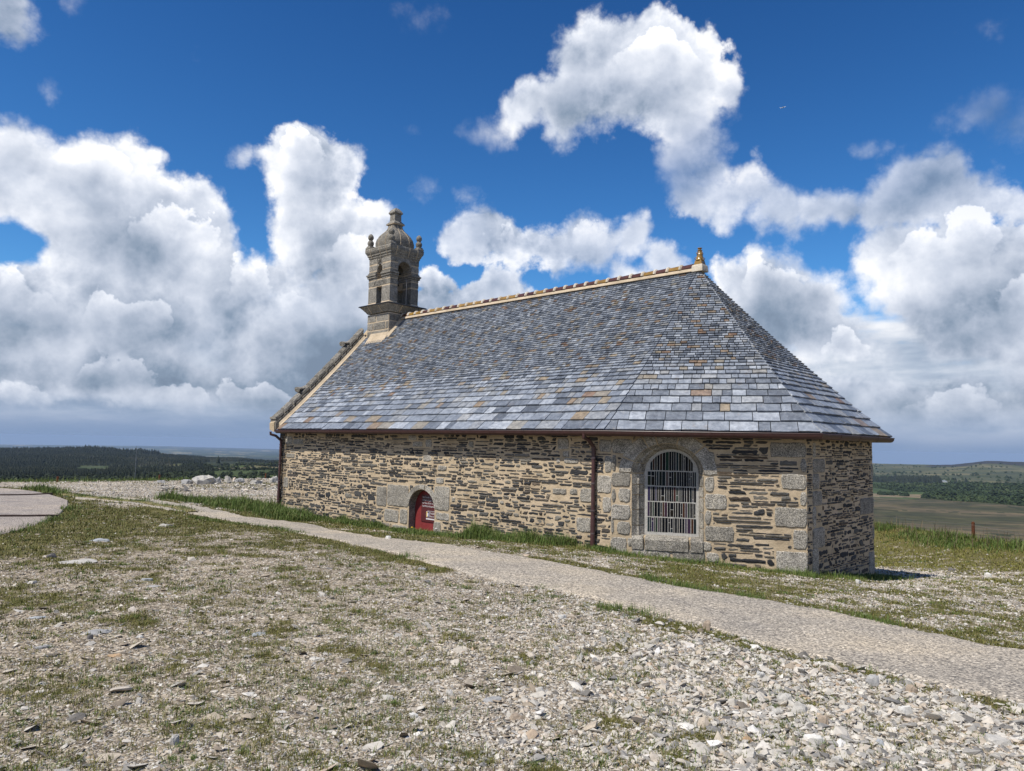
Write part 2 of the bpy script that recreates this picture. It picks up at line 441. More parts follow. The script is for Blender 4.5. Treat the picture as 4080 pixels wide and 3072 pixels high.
class MB:
    """Collects faces for one mesh."""
    def __init__(self):
        self.v, self.f, self.m = [], [], []

    def add(self, vs, fs, mi=0):
        b = len(self.v)
        self.v += [tuple(map(float, p)) for p in vs]
        self.f += [tuple(b + i for i in f) for f in fs]
        self.m += [mi] * len(fs)

    def prism(self, poly, d, mi=0):
        """poly: 3-D outline, pushed along vector d (towards the outside)."""
        n = len(poly)
        d = np.asarray(d)
        vs = [np.asarray(p) for p in poly] + [np.asarray(p) + d for p in poly]
        fs = [tuple(range(n))[::-1], tuple(range(n, 2 * n))] + [(i, (i + 1) % n, n + (i + 1) % n, n + i) for i in range(n)]
        self.add(vs, fs, mi)

    def loft(self, rings, mi=0, caps=True):
        n = len(rings[0])
        vs = [p for r in rings for p in r]
        fs = []
        for k in range(len(rings) - 1):
            for i in range(n):
                j = (i + 1) % n
                fs.append((k * n + i, k * n + j, (k + 1) * n + j, (k + 1) * n + i))
        if caps:
            fs.append(tuple(range(n))[::-1])
            fs.append(tuple(range((len(rings) - 1) * n, len(rings) * n)))
        self.add(vs, fs, mi)

    def tube(self, pts, r, n=10, mi=0):
        pts = [Vector(p) for p in pts]
        rs = r if isinstance(r, (list, tuple)) else [r] * len(pts)
        rings = []
        up = Vector((0.13, 0.31, 0.94)).normalized()
        for i, p in enumerate(pts):
            t = (pts[min(i + 1, len(pts) - 1)] - pts[max(i - 1, 0)]).normalized()
            a = t.cross(up if abs(t.dot(up)) < 0.95 else Vector((1, 0, 0))).normalized()
            b = t.cross(a)
            rings.append([p + rs[i] * (math.cos(2 * math.pi * k / n) * a + math.sin(2 * math.pi * k / n) * b) for k in range(n)])
        self.loft(rings, mi)

    def build(self, name, mats, parent=None, smooth=False, fix=True):
        me = bpy.data.meshes.new(name)
        me.from_pydata(self.v, [], self.f)
        for m in (mats if isinstance(mats, (list, tuple)) else [mats]):
            me.materials.append(m)
        me.polygons.foreach_set('material_index', np.array(self.m, np.int32))
        if fix:
            bm = bmesh.new()
            bm.from_mesh(me)
            bmesh.ops.recalc_face_normals(bm, faces=bm.faces)
            bm.to_mesh(me)
            bm.free()
        me.polygons.foreach_set('use_smooth', np.full(len(me.polygons), smooth))
        if smooth:
            try:
                me.set_sharp_from_angle(angle=R(40))
            except Exception:
                pass
        me.update()
        o = bpy.data.objects.new(name, me)
        COL.objects.link(o)
        o.parent = parent
        return o


def empty(name, loc):
    o = bpy.data.objects.new(name, None)
    o.location = loc
    COL.objects.link(o)
    bpy.context.view_layer.update()
    return o


def adopt(child, parent):
    """Parent without moving what is already modelled in world coordinates."""
    child.parent = parent
    child.matrix_parent_inverse = parent.matrix_world.inverted()
    return child


def V3(p2, z):
    return np.array([p2[0], p2[1], z])


# value noise in numpy, used to lay out the terrain and its growth
_tab = rng.random((256, 256))
def vnoise(x, y):
    xi, yi = np.floor(x).astype(np.int64), np.floor(y).astype(np.int64)
    fx, fy = x - xi, y - yi
    fx, fy = fx * fx * (3 - 2 * fx), fy * fy * (3 - 2 * fy)
    a, b = _tab[xi & 255, yi & 255], _tab[(xi + 1) & 255, yi & 255]
    c, d = _tab[xi & 255, (yi + 1) & 255], _tab[(xi + 1) & 255, (yi + 1) & 255]
    return (a * (1 - fx) + b * fx) * (1 - fy) + (c * (1 - fx) + d * fx) * fy
def fbm(x, y, sc, oc=4, g=0.5):
    x, y = np.asarray(x, float) * sc, np.asarray(y, float) * sc
    s, a, t = 0.0, 1.0, 0.0
    for i in range(oc):
        s = s + a * vnoise(x + 17.3 * i, y - 9.1 * i)
        t += a
        a *= g
        x, y = x * 2.03, y * 2.03
    return s / t


# ------------------------------------------------------------------ terrain: heights
def on_plane(px, py, p0, n2):
    """Photo pixel -> point on the vertical plane through p0 (plan) with plan normal n2."""
    d = ray_px(px, py)
    t = float(np.dot(p0, n2) / np.dot(d[:2], n2))
    return np.array([d[0] * t, d[1] * t, EYE + d[2] * t])

# wall lines stand back from the eaves
def inset(p, n1, n2, o):
    b = (n1 + n2) / np.linalg.norm(n1 + n2)
    return p - b * o / np.dot(b, n1)
_rn = lambda a, b: np.array([(b - a)[1], -(b - a)[0]]) / np.linalg.norm(b - a)
nAB, nBC, nCD, nDE = -N2, _rn(B2, C2), H2, _rn(D2, G2)
WB, WC, WD = inset(B2, nAB, nBC, OVER), inset(C2, nBC, nCD, OVER), inset(D2, nCD, nDE, OVER)
WA = A2 - H2 * 0.38 - nAB * OVER
WG = inset(G2, nDE, N2, OVER)
WF = A2 + N2 * WID - H2 * 0.38 - N2 * OVER             # far west corner
L_AB = float(np.linalg.norm(WB - WA))

foot_px = [(1118, 2034, WA, nAB), (1400, 2085, WA, nAB), (1785, 2135, WA, nAB), (2100, 2160, WA, nAB), (2365, 2178, WA, nAB),
           (2560, 2222, WB, nBC), (2960, 2258, WB, nBC), (3230, 2296, WB, nBC), (3400, 2300, WC, nCD), (3512, 2292, WC, nCD)]
ctl = [on_plane(x, y, p, n) for x, y, p, n in foot_px]
def at_range(px, py, r):
    d = ray_px(px, py)
    return np.array([d[0], d[1], 0]) * r / math.hypot(d[0], d[1]) + np.array([0, 0, EYE + d[2] * r / math.hypot(d[0], d[1])])
CREST = [(-60, 40), (-34.9, 41), (-26.6, 42.5), (-18, 43.5), (0, 36), (15, 33), (26.6, 31), (31, 28.5), (34.9, 27), (60, 26)]
ctl += [at_range(0, 1919, 41), at_range(600, 1913, 42.7), at_range(1060, 1905, 43.6), at_range(3510, 2085, 31), at_range(3800, 2122, 28.5), at_range(4075, 2162, 27)]
ctl += [np.array(p) for p in ((0, 0, 0.0), (-3, 1, .03), (3, 1, -.04), (0, 3.6, -.03), (-3, 5, -.02), (4, 5, -.16), (-9, 3, .05), (9, 3, -.4),
                              (0, -20, 0.2), (-20, -5, 0.1), (20, -5, -.8), (-8, 31, -.75), (2, 34, -1.0), (9, 30, -1.3), (14, 24, -1.55))]
ctl = np.array(ctl)
def _tps(d):
    return np.where(d > 1e-9, d * d * np.log(d + 1e-12), 0.0)
_n = len(ctl)
_K = _tps(np.linalg.norm(ctl[:, None, :2] - ctl[None, :, :2], axis=2)) + np.eye(_n) * 2.0
_P = np.c_[np.ones(_n), ctl[:, :2]]
_sol = np.linalg.solve(np.block([[_K, _P], [_P.T, np.zeros((3, 3))]]), np.r_[ctl[:, 2], 0, 0, 0])
def z_near(x, y):
    x, y = np.asarray(x, float), np.asarray(y, float)
    z = _sol[_n] + _sol[_n + 1] * x + _sol[_n + 2] * y
    for i in range(_n):
        z = z + _sol[i] * _tps(np.hypot(x - ctl[i, 0], y - ctl[i, 1]))
    return z

# rings of the far country: elevation angle (degrees below the level of the eye) against azimuth
AZK = np.array([-180, -60, -35, -30, -27, -25, -22.5, -20, -18, 0, 20, 26.6, 28.5, 31, 33, 35, 60, 180.])
RINGS = [
    (75,    [-7] * 9 + [-8, -8.6, -8.6, -9, -9, -9, -9, -9, -7]),
    (150,   [-6.2] * 9 + [-7, -8.6, -8.6, -8.8, -9, -9, -9, -9, -7]),
    (350,   [-4.4] * 9 + [-6, -6.6, -6.5, -6.7, -6.9, -7, -7.1, -7, -6]),
    (600,   [-3.5, -3.5, -3.35, -3.3, -3.3, -3.2, -3.1, -3.0, -2.95, -4, -4.9, -4.95, -4.95, -4.95, -4.95, -4.95, -5, -4]),
    (900,   [-2.8, -2.8, -2.72, -2.65, -2.58, -2.5, -2.45, -2.4, -2.35, -3, -3.9, -4.1, -4.1, -4.05, -4.0, -3.95, -4, -3]),
    (1300,  [-2.3, -2.3, -2.25, -2.15, -2.08, -2.0, -1.98, -1.95, -1.9, -2.4, -3.2, -3.3, -3.3, -3.25, -3.2, -3.2, -3.2, -2.4]),
    (1800,  [-1.9, -1.9, -1.8, -1.65, -1.6, -1.6, -1.68, -1.72, -1.78, -2, -2.5, -2.62, -2.6, -2.52, -2.45, -2.4, -2.4, -2]),
    (2600,  [-1.1, -1.1, -1.10, -1.04, -1.22, -1.46, -1.60, -1.62, -1.86, -1.6, -1.8, -1.94, -1.9, -1.86, -1.82, -1.8, -1.8, -1.5]),
    (3400,  [-2.1] * 9 + [-1.6, -1.4, -1.42, -1.38, -1.3, -1.22, -1.18, -1.2, -1.6]),
    (5000,  [-1.9] * 9 + [-1.2, -.95, -.90, -.90, -.74, -.46, -.50, -.6, -1.3]),
    (7000,  [-1.5] * 9 + [-1.2] * 9),
    (12000, [-1.12] * 9 + [-1.0] * 9),
    (20000, [-.80, -.80, -.80, -.76, -.76, -.78, -.80, -.82, -.84, -.9, -.95, -.95, -.95, -.95, -.95, -.95, -.95, -.9]),
    (27000, [-.68, -.68, -.68, -.65, -.64, -.64, -.68, -.70, -.72, -.95, -1.0, -1.0, -1.0, -1.0, -1.0, -1.0, -1.0, -.9]),
    (45000, [-.74] * 18),
]
RL = np.log([r for r, _ in RINGS])
RE = np.array([e for _, e in RINGS])
def terrain(x, y):
    """Height of the ground anywhere."""
    x, y = np.asarray(x, float), np.asarray(y, float)
    r = np.maximum(np.hypot(x, y), 1e-6)
    az = np.degrees(np.arctan2(x, y))
    rc = np.interp(az, [-180] + [a for a, _ in CREST] + [180], [30] + [c for _, c in CREST] + [30])
    near = z_near(np.where(r > rc, x * rc / r, x), np.where(r > rc, y * rc / r, y))
    far_ring = np.array([np.interp(az, AZK, RE[i]) for i in range(len(RL))])
    lr = np.log(r)
    hh = far_ring * 0
    for i in range(len(RL)):
        hh[i] = EYE + np.exp(RL[i]) * np.tan(np.radians(far_ring[i]))
    # from the crest outwards, through the rings
    z = near.copy()
    l0, z0 = np.log(rc), near
    for i in range(len(RL)):
        l1, z1 = RL[i], hh[i]
        t = np.clip((lr - l0) / (l1 - l0), 0, 1)
        # linear in distance between rings
        e0, e1 = np.exp(l0), np.exp(l1)
        t = np.clip((r - e0) / (e1 - e0), 0, 1)
        m = lr > l0
        z = np.where(m, z0 * (1 - t) + z1 * t, z)
        l0, z0 = l1, z1
    bump = np.clip((r - 120) / 600, 0, 1)
    z = z + bump * (fbm(x, y, 1 / 320.0, 4) - 0.5) * np.clip(r * 0.012, 0, 22)
    z = z + (fbm(x, y, 1 / 1.3, 3) - 0.5) * 0.05 * np.clip(r / 4, 0.2, 1)
    return z

def on_ground(px, py, rmax=60.0):
    d = ray_px(px, py)
    h = math.hypot(d[0], d[1])
    rs = np.linspace(1.5, rmax, 2400)
    xs, ys = d[0] / h * rs, d[1] / h * rs
    gap = EYE + d[2] / h * rs - terrain(xs, ys)
    i = np.argmax(gap < 0)
    if gap[i] >= 0:
        i = len(rs) - 1
    return np.array([xs[i], ys[i], float(terrain(xs[i], ys[i]))])

def curve_on_ground(pts, n=120):
    g = np.array([on_ground(*p)[:2] for p in pts])
    s = np.r_[0, np.cumsum(np.hypot(*np.diff(g, axis=0).T))]
    t = np.linspace(0, s[-1], n)
    return np.c_[np.interp(t, s, g[:, 0]), np.interp(t, s, g[:, 1])]

# edges of the gravel path and of the paved way, traced on the ground
P_LOW = curve_on_ground([(4600, 3020), (4300, 2900), (4080, 2808), (3673, 2730), (3473, 2674), (3230, 2618), (3030, 2574), (2868, 2515), (2700, 2478), (2502, 2434),
                         (2205, 2352), (1996, 2323), (1857, 2289), (1629, 2225), (1300, 2147), (1117, 2111), (881, 2070), (764, 2049), (640, 2026), (540, 2010), (440, 1998), (300, 1991)], 260)
P_UP = curve_on_ground([(4700, 2760), (4300, 2650), (4080, 2593), (3916, 2568), (3673, 2518), (3467, 2471), (3236, 2425), (2906, 2368), (2700, 2334), (2439, 2290), (2249, 2250),
                        (2029, 2213), (1866, 2188), (1683, 2160), (1500, 2141), (1228, 2088), (970, 2058), (823, 2024), (646, 1996), (511, 1982), (420, 1978), (300, 1977)], 260)
W_EDGE = [(-1600, 2620), (-500, 2290), (-200, 2200), (0, 2131), (147, 2091), (235, 2053), (268, 2020), (268, 1996), (206, 1975), (118, 1956), (60, 1950), (0, 1946), (-150, 1944), (-500, 1950), (-1600, 1985)]
P_LOW = np.r_[[P_LOW[0] + (P_LOW[0] - P_LOW[6]) / np.linalg.norm(P_LOW[0] - P_LOW[6]) * q for q in (14, 10.5, 7, 3.5)], P_LOW]
P_UP = np.r_[[P_UP[0] + (P_UP[0] - P_UP[6]) / np.linalg.norm(P_UP[0] - P_UP[6]) * q for q in (14, 10.5, 7, 3.5)], P_UP]
WAY = np.array([on_ground(*p)[:2] for p in W_EDGE])
STRIP = curve_on_ground([(120, 1951), (200, 1962), (300, 1978), (420, 1990), (560, 2002), (700, 2024), (770, 2044)], 60)

def seg_dist(x, y, C):
    d = np.full(np.shape(x), 1e9)
    for i in range(len(C) - 1):
        a, b = C[i], C[i + 1]
        ab = b - a
        t = np.clip(((x - a[0]) * ab[0] + (y - a[1]) * ab[1]) / (ab @ ab + 1e-12), 0, 1)
        d = np.minimum(d, np.hypot(x - a[0] - t * ab[0], y - a[1] - t * ab[1]))
    return d
def inside(x, y, poly):
    c = np.zeros(np.shape(x), bool)
    n = len(poly)
    for i in range(n):
        x0, y0 = poly[i]
        x1, y1 = poly[(i + 1) % n]
        cr = ((y0 > y) != (y1 > y)) & (x < (x1 - x0) * (y - y0) / (y1 - y0 + 1e-12) + x0)
        c ^= cr
    return c
PATH_POLY = np.r_[P_LOW, P_UP[::-1]]
CHAPEL_POLY = np.array([WA, WB, WC, WD, WG, WF])

# what grows and lies where: (pixel, grass, coarse stones, whiteness)
COVER = [((100, 2150), .52, .1, .35), ((400, 2080), .70, .1, .35), ((700, 2090), .56, .1, .35), ((1000, 2170), .42, .15, .45), ((300, 2250), .34, .2, .4), ((1200, 2280), .28, .2, .5),
         ((200, 2500), .15, .15, .42), ((700, 2600), .14, .15, .48), ((300, 2900), .17, .15, .5), ((1200, 2500), .19, .2, .58), ((1100, 2900), .19, .2, .62), ((1700, 2400), .2, .3, .6),
         ((1700, 2800), .14, .3, .72), ((2200, 2500), .12, .5, .78), ((2200, 2900), .1, .5, .82), ((2700, 2600), .1, .95, .92), ((3000, 2800), .12, 1, .92), ((3600, 2950), .08, 1, .92),
         ((3300, 2690), .15, 1, .88), ((4000, 2960), .08, 1, .92), ((2620, 2480), .32, .6, .8), ((3000, 2350), .45, .3, .7), ((3500, 2420), .34, .45, .82), ((3900, 2450), .3, .45, .85),
         ((4000, 2330), .4, .4, .8), ((3650, 2290), .06, .45, 1), ((3720, 2200), .5, .35, .8), ((3640, 2120), .92, .1, .5), ((3900, 2180), .86, .2, .55), ((4040, 2240), .6, .3, .7),
         ((200, 1935), .22, .3, .92), ((600, 1955), .1, .5, 1), ((1000, 1965), .1, .6, 1), ((900, 1925), .28, .6, .95), ((100, 1917), .62, .2, .8), ((420, 1913), .5, .3, .85), ((1080, 1990), .2, .6, .95)]
_cg = np.array([on_ground(*c[0])[:2] for c in COVER])
_ca = np.c_[np.arctan2(_cg[:, 0], _cg[:, 1]), np.log(np.hypot(_cg[:, 0], _cg[:, 1])) * 0.8]
_cv = np.array([c[1:] for c in COVER])
def cover(x, y):
    q = np.stack([np.arctan2(x, y), np.log(np.maximum(np.hypot(x, y), .5)) * 0.8], -1)
    num, den = 0.0, 0.0
    for i in range(len(_ca)):
        w = 1.0 / (((q - _ca[i]) ** 2).sum(-1) + 0.0012) ** 1.6
        num = num + w[..., None] * _cv[i]
        den = den + w
    return num / den[..., None]
def near_masks(x, y):
    """grass 0..1, coarseness, whiteness, on path, on the paved way."""
    cv = cover(x, y)
    p = inside(x, y, PATH_POLY) & (seg_dist(x, y, STRIP) > 0.28 + 0.25 * (fbm(x, y, 1.3, 2) - .5))
    w = inside(x, y, WAY)
    g = cv[..., 0].copy()
    dl, du = seg_dist(x, y, P_LOW), seg_dist(x, y, P_UP)
    ev = fbm(x, y, 0.45, 3)
    g = g + np.exp(-(np.minimum(dl, du) / 0.30) ** 2) * np.clip((ev - 0.42) * 3.2, 0, 0.75)
    dw = seg_dist(x, y, WAY)
    g = g + np.exp(-(dw / 0.6) ** 2) * 0.4
    ds = seg_dist(x, y, STRIP)
    g = np.where(ds < 0.5, np.maximum(g, 0.95), g)
    da = seg_dist(x, y, np.array([WA, WB]))
    db = seg_dist(x, y, np.array([WB, WC, WD]))
    g = np.where(da < 0.75, np.maximum(g, 1.0 - da * 0.5), g)
    g = np.where(db < 0.5, np.maximum(g, 0.8 - db * 0.6), g)
    n = fbm(x, y, 2.1, 4, 0.6) * 0.42 + fbm(x, y, 0.35, 3) * 0.24 + fbm(x, y, 6.5, 3, .6) * 0.34
    t = np.clip(0.5 + (g - 0.5) * 0.62, 0, 1)
    grass = np.clip((n - (0.97 - t) * 0.83) * 9.0, 0, 1)
    grass = np.where(g > 0.93, np.maximum(grass, 0.85), grass)
    grass = np.where(p | w, 0, grass)
    return grass, cv[..., 1], cv[..., 2], p, w

# ------------------------------------------------------------------ ground sheet
def geo(k):
    return k.new('ShaderNodeNewGeometry')
def attr(k, name):
    nd = k.new('ShaderNodeAttribute', attribute_name=name)
    return nd
def bump(k, b, h, strength=0.5, dist=0.02):
    nd = k.new('ShaderNodeBump')
    nd.inputs['Strength'].default_value = strength
    nd.inputs['Distance'].default_value = dist
    k.put(nd.inputs['Height'], h)
    k.l.new(nd.outputs[0], b.inputs['Normal'])

def mat_ground():
    m, k, b = new_mat('ground')
    p = geo(k).outputs['Position']
    al, gr, nr = attr(k, 'albedo').outputs['Color'], attr(k, 'grass').outputs['Fac'], attr(k, 'near').outputs['Fac']
    flat = k.vmath('MULTIPLY', p, (1, 1, 0.4))
    # crushed stone bedded in grit
    c1 = k.voro(flat, 46.0, out='Color')
    c2 = k.voro(flat, 17.0, out='Color')
    s1, s2 = k.new('ShaderNodeSeparateColor'), k.new('ShaderNodeSeparateColor')
    k.l.new(c1, s1.inputs[0]); k.l.new(c2, s2.inputs[0])
    t1 = k.ramp(s1.outputs[0], [(0.0, (.35, .33, .30)), (.35, (.68, .64, .58)), (.7, (1.05, 1.0, .93)), (1.0, (1.62, 1.6, 1.58))])
    t2 = k.ramp(s2.outputs[1], [(0.0, (.62, .6, .58)), (.5, (.95, .93, .9)), (1.0, (1.3, 1.3, 1.3))])
    grav = k.mix(1.0, k.mix(1.0, al, t1, 'MULTIPLY'), t2, 'MULTIPLY')
    gn = k.noise(flat, 30.0, 5, 0.7)
    gn2 = k.noise(flat, 3.0, 4, 0.6)
    gc = k.ramp(gn, [(.3, (.048, .046, .014)), (.5, (.112, .105, .030)), (.7, (.21, .18, .070))])
    gc = k.mix(k.rng(gn2, .4, .65, 0, .55), gc, (.135, .105, .05), 'MIX')
    nearc = k.mix(gr, grav, gc)
    # far country: slow patches and fine streaks over the land-cover colours
    f1 = k.noise(p, 0.035, 6, 0.68)
    f2 = k.noise(k.vmath('MULTIPLY', p, (1, 1, 3)), 0.006, 5, 0.6)
    farc = k.mix(1.0, al, k.ramp(f1, [(.28, (.45, .47, .5)), (.5, (.95, .95, .95)), (.72, (1.55, 1.45, 1.3))]), 'MULTIPLY')
    farc = k.mix(1.0, farc, k.ramp(f2, [(.3, (.75, .78, .75)), (.7, (1.22, 1.18, 1.1))]), 'MULTIPLY')
    col = k.mix(nr, farc, nearc)
    k.l.new(col, b.inputs['Base Color'])
    b.inputs['Roughness'].default_value = 0.95
    b.inputs['Specular IOR Level'].default_value = 0.15
    d1 = k.voro(flat, 46.0)
    hgt = k.math('ADD', k.math('MULTIPLY', d1, -0.7), k.math('MULTIPLY', gn, 0.5))
    bump(k, b, k.math('MULTIPLY', hgt, nr), 0.7, 0.02)
    return m

def cells(x, y, size, seed):
    """Irregular fields: nearest jittered seed; returns a random number per field and distance to the edge."""
    gx, gy = np.floor(x / size).astype(np.int64), np.floor(y / size).astype(np.int64)
    d1 = np.full(x.shape, 1e9); d2 = d1.copy(); idv = np.zeros(x.shape)
    for i in (-1, 0, 1):
        for j in (-1, 0, 1):
            cx, cy = gx + i, gy + j
            jx, jy = _tab[(cx + seed) & 255, cy & 255], _tab[(cx + seed * 3) & 255, (cy + 77) & 255]
            v = _tab[(cx + 31) & 255, (cy + seed) & 255]
            d = np.maximum(np.abs((cx + jx) * size - x) * 0.8, np.abs((cy + jy) * size - y)) + 0.4 * np.hypot((cx + jx) * size - x, (cy + jy) * size - y)
            nearer = d < d1
            d2 = np.where(nearer, d1, np.minimum(d2, d))
            idv = np.where(nearer, v, idv)
            d1 = np.where(nearer, d, d1)
    return idv, (d2 - d1)

def far_shaded_albedo(x, y):  # land-cover colours, darkened to carry cloud shade over the far country
    r, az = np.hypot(x, y), np.degrees(np.arctan2(x, y))
    n = fbm(x, y, 1 / 90.0, 4)
    n2 = fbm(x, y, 1 / 400.0, 4)
    def c(*v): return np.array(v)
    def mixc(a, bb, t): return a * (1 - t[..., None]) + bb * t[..., None]
    col = mixc(c(.050, .060, .022), c(.12, .10, .05), np.clip((n - .35) * 3, 0, 1))
    L = az < 5
    r = r * (1 + .22 * (n2 - .5) + .10 * (n - .5))
    # left: green bushland close below, heath, plantation
    a = mixc(c(.020, .030, .010), c(.048, .052, .020), np.clip((n - .4) * 4, 0, 1))
    m = L & (r > 70) & (r < 1000)
    col = np.where(m[..., None], a, col)
    m = L & (az > -24) & (r > 520) & (r < 1250)
    fid, fe = cells(x + 300 * (n2 - .5), y * 1.0, 190.0, 5)
    b_ = mixc(c(.055, .075, .022), c(.15, .125, .07), (fid > .62).astype(float))
    b_ = np.where((fe < 8)[..., None], c(.02, .03, .012), b_)
    col = np.where(m[..., None], b_, col)
    m = L & (az < -25) & (r > 1050) & (r < 1420) & (n2 > .42)
    col = np.where(m[..., None], mixc(c(.032, .052, .020), c(.062, .072, .034), np.clip((n - .4) * 4, 0, 1)), col)
    m = L & (r > 1400) & (r < 3300)
    col = np.where(m[..., None], mixc(c(.018, .024, .012), c(.04, .05, .022), np.clip((n2 - .45) * 4, 0, 1)), col)
    # right: brown moor, strips of meadow, pale rough pasture, heather top
    mo = mixc(c(.135, .108, .066), c(.058, .060, .030), np.clip((fbm(x * .7 + y * .5, y * 1.9 - x * .5, 1 / 95.0, 5, .62) - .40) * 4.6, 0, 1))
    fid, fe = cells(x + 140 * (n2 - .5), y + 200 * (n - .5), 260.0, 21)
    mo = mo * (.55 + .42 * fid)[..., None]
    mo = np.where((fe < 5 + 6 * n)[..., None], c(.030, .036, .016), mo)
    m = (~L) & (r > 60) & (r < 1500)
    col = np.where(m[..., None], mo, col)
    fid, fe = cells(x * 0.55 + 60 * (n2 - .5), y + 120 * (n2 - .5), 150.0, 9)
    fl = mixc(c(.05, .075, .024), c(.19, .15, .095), (fid > .55).astype(float))
    fl = np.where((fe < 6)[..., None], c(.03, .04, .018), fl)
    m = (~L) & (r > 1420) & (r < 2700)
    col = np.where(m[..., None], fl, col)
    m = (~L) & (r >= 2500) & (r < 8000)
    pa = mixc(c(.055, .065, .030), c(.15, .135, .075), np.clip((fbm(x * 0.6, y, 1 / 160.0, 5, .62) - .44) * 5, 0, 1))
    col = np.where(m[..., None], pa, col)
    m = (~L) & (r > 4100) & (r < 6500) & (az > 29.5 + (n2 - .5) * 3)
    col = np.where(m[..., None], c(.026, .024, .026), col)
    # beyond everything: the patchwork plain
    fid, fe = cells(x, y, 330.0, 3)
    fp = np.where((fid < .5)[..., None], c(.026, .042, .018), np.where((fid < .8)[..., None], c(.055, .078, .036), c(.30, .26, .16)))
    fp = np.where((fe < 40)[..., None], c(.02, .032, .016), fp)
    wood = fbm(x, y, 1 / 2600.0, 4) > .52
    fp = np.where(wood[..., None], c(.018, .028, .014), fp)
    m = r > np.where(L, 3300, 7500)
    col = np.where(m[..., None], fp, col)
    return col

MAT_GROUND = mat_ground()
def build_ground():
    rr = np.r_[np.geomspace(0.25, 2.4, 20)[:-1], np.geomspace(2.4, 62, 620)[:-1], np.geomspace(62, 29000, 360)]
    az = np.r_[np.radians(np.linspace(-180, -52, 46)[:-1]), np.radians(np.linspace(-52, 52, 1300)), np.radians(np.linspace(52, 180, 46)[1:-1])]
    RR, AZ = np.meshgrid(rr, az, indexing='ij')
    X, Y = RR * np.sin(AZ), RR * np.cos(AZ)
    Z = terrain(X, Y)
    nr, na = X.shape
    # attributes
    alb = np.zeros(X.shape + (3,)); gr = np.zeros(X.shape); nearf = np.clip((90 - RR) / 30, 0, 1)
    sel = RR < 90
    xs, ys = X[sel], Y[sel]
    g, co, wh, p, w = near_masks(xs, ys)
    n = fbm(xs, ys, 0.8, 4)
    brown, white = np.array([.235, .195, .140]), np.array([.43, .395, .335])
    base = brown * (1 - wh[:, None]) + white * wh[:, None]
    base = base * (0.75 + 0.5 * n[:, None])
    alb[sel] = base
    gr[sel] = g
    far = RR > 60
    fa = far_shaded_albedo(X[far], Y[far])
    t = np.clip((RR[far] - 60) / 25, 0, 1)[:, None]
    alb[far] = alb[far] * (1 - t) + fa * t
    v = np.stack([X, Y, Z], -1).reshape(-1, 3)
    idx = np.arange(nr * na).reshape(nr, na)
    nx = np.roll(idx, -1, axis=1)
    f = np.stack([idx[:-1], nx[:-1], nx[1:], idx[1:]], -1).reshape(-1, 4)[:, ::-1]
    v = np.r_[v, [[0, 0, float(terrain(0.0, 0.01))]]]
    fan = np.stack([np.full(na, nr * na), nx[0], idx[0]], -1)[:, ::-1]
    al4 = np.c_[alb.reshape(-1, 3), np.ones(nr * na)]
    al4 = np.r_[al4, [[.3, .27, .2, 1]]]
    o = mesh_np('ground', v, [f, fan], [MAT_GROUND], attrs={'albedo': ('FLOAT_COLOR', al4), 'grass': ('FLOAT', np.r_[gr.ravel(), 0]),
                'near': ('FLOAT', np.r_[nearf.ravel(), 1])}, smooth=True)
    prop(o, 'stony hilltop falling away to moor, woods and a far plain', kind='structure')
    return o
build_ground()

# ------------------------------------------------------------------ path and paved way
def mat_path(name, tint, fine):
    m, k, b = new_mat(name)
    p = geo(k).outputs['Position']
    c1 = k.new('ShaderNodeSeparateColor'); k.l.new(k.voro(p, fine, out='Color'), c1.inputs[0])
    sp = k.ramp(c1.outputs[0], [(0.0, (.30, .30, .31)), (.3, (.62, .61, .60)), (.6, (1.0, .98, .95)), (.9, (1.35, 1.30, 1.22)), (1.0, (1.8, 1.78, 1.72))])
    n = k.math('ADD', k.math('MULTIPLY', k.noise(p, 1.1, 6, 0.62), .55), k.math('MULTIPLY', k.noise(p, .33, 5, 0.6), .45))
    tone = k.ramp(n, [(.34, (tint[0] * .74, tint[1] * .76, tint[2] * .80)), (.5, tint), (.66, (tint[0] * 1.25, tint[1] * 1.2, tint[2] * 1.1))])
    nf = k.noise(p, 120.0, 3, 0.7)
    col = k.mix(1.0, k.mix(1.0, tone, sp, 'MULTIPLY'), k.ramp(nf, [(.25, .7), (.75, 1.3)]), 'MULTIPLY')
    k.l.new(col, b.inputs['Base Color'])
    b.inputs['Roughness'].default_value = 0.95
    bump(k, b, k.math('ADD', k.voro(p, fine), nf), 0.55, 0.012)
    return m
M_PATH = mat_path('path_gravel', (.42, .375, .31), 62.0)
M_WAY = mat_path('way_gravel', (.36, .318, .282), 75.0)

def ribbon(name, lo, up, mat, lift, label, across=26, jit=0.07):
    n = len(lo)
    t = np.linspace(0, 1, across)
    jl = (fbm(lo[:, 0] * 1.0, lo[:, 1], 2.2, 4) - .5) * jit * 4
    ju = (fbm(up[:, 0] * 1.0, up[:, 1], 2.4, 4) - .5) * jit * 4
    dirv = (up - lo) / np.maximum(np.linalg.norm(up - lo, axis=1), .01)[:, None]
    lo2, up2 = lo + dirv * jl[:, None], up - dirv * ju[:, None]
    P = lo2[:, None] * (1 - t[None, :, None]) + up2[:, None] * t[None, :, None]
    z = terrain(P[..., 0], P[..., 1]) + lift - 0.03 * np.clip(np.abs(t - .5) * 2 - .96, 0, 1)[None, :] / .04
    v = np.concatenate([P, z[..., None]], -1).reshape(-1, 3)
    idx = np.arange(n * across).reshape(n, across)
    f = np.stack([idx[:-1, :-1], idx[1:, :-1], idx[1:, 1:], idx[:-1, 1:]], -1).reshape(-1, 4)
    o = mesh_np(name, v, [f], [mat], smooth=True)
    return prop(o, label, kind='structure')

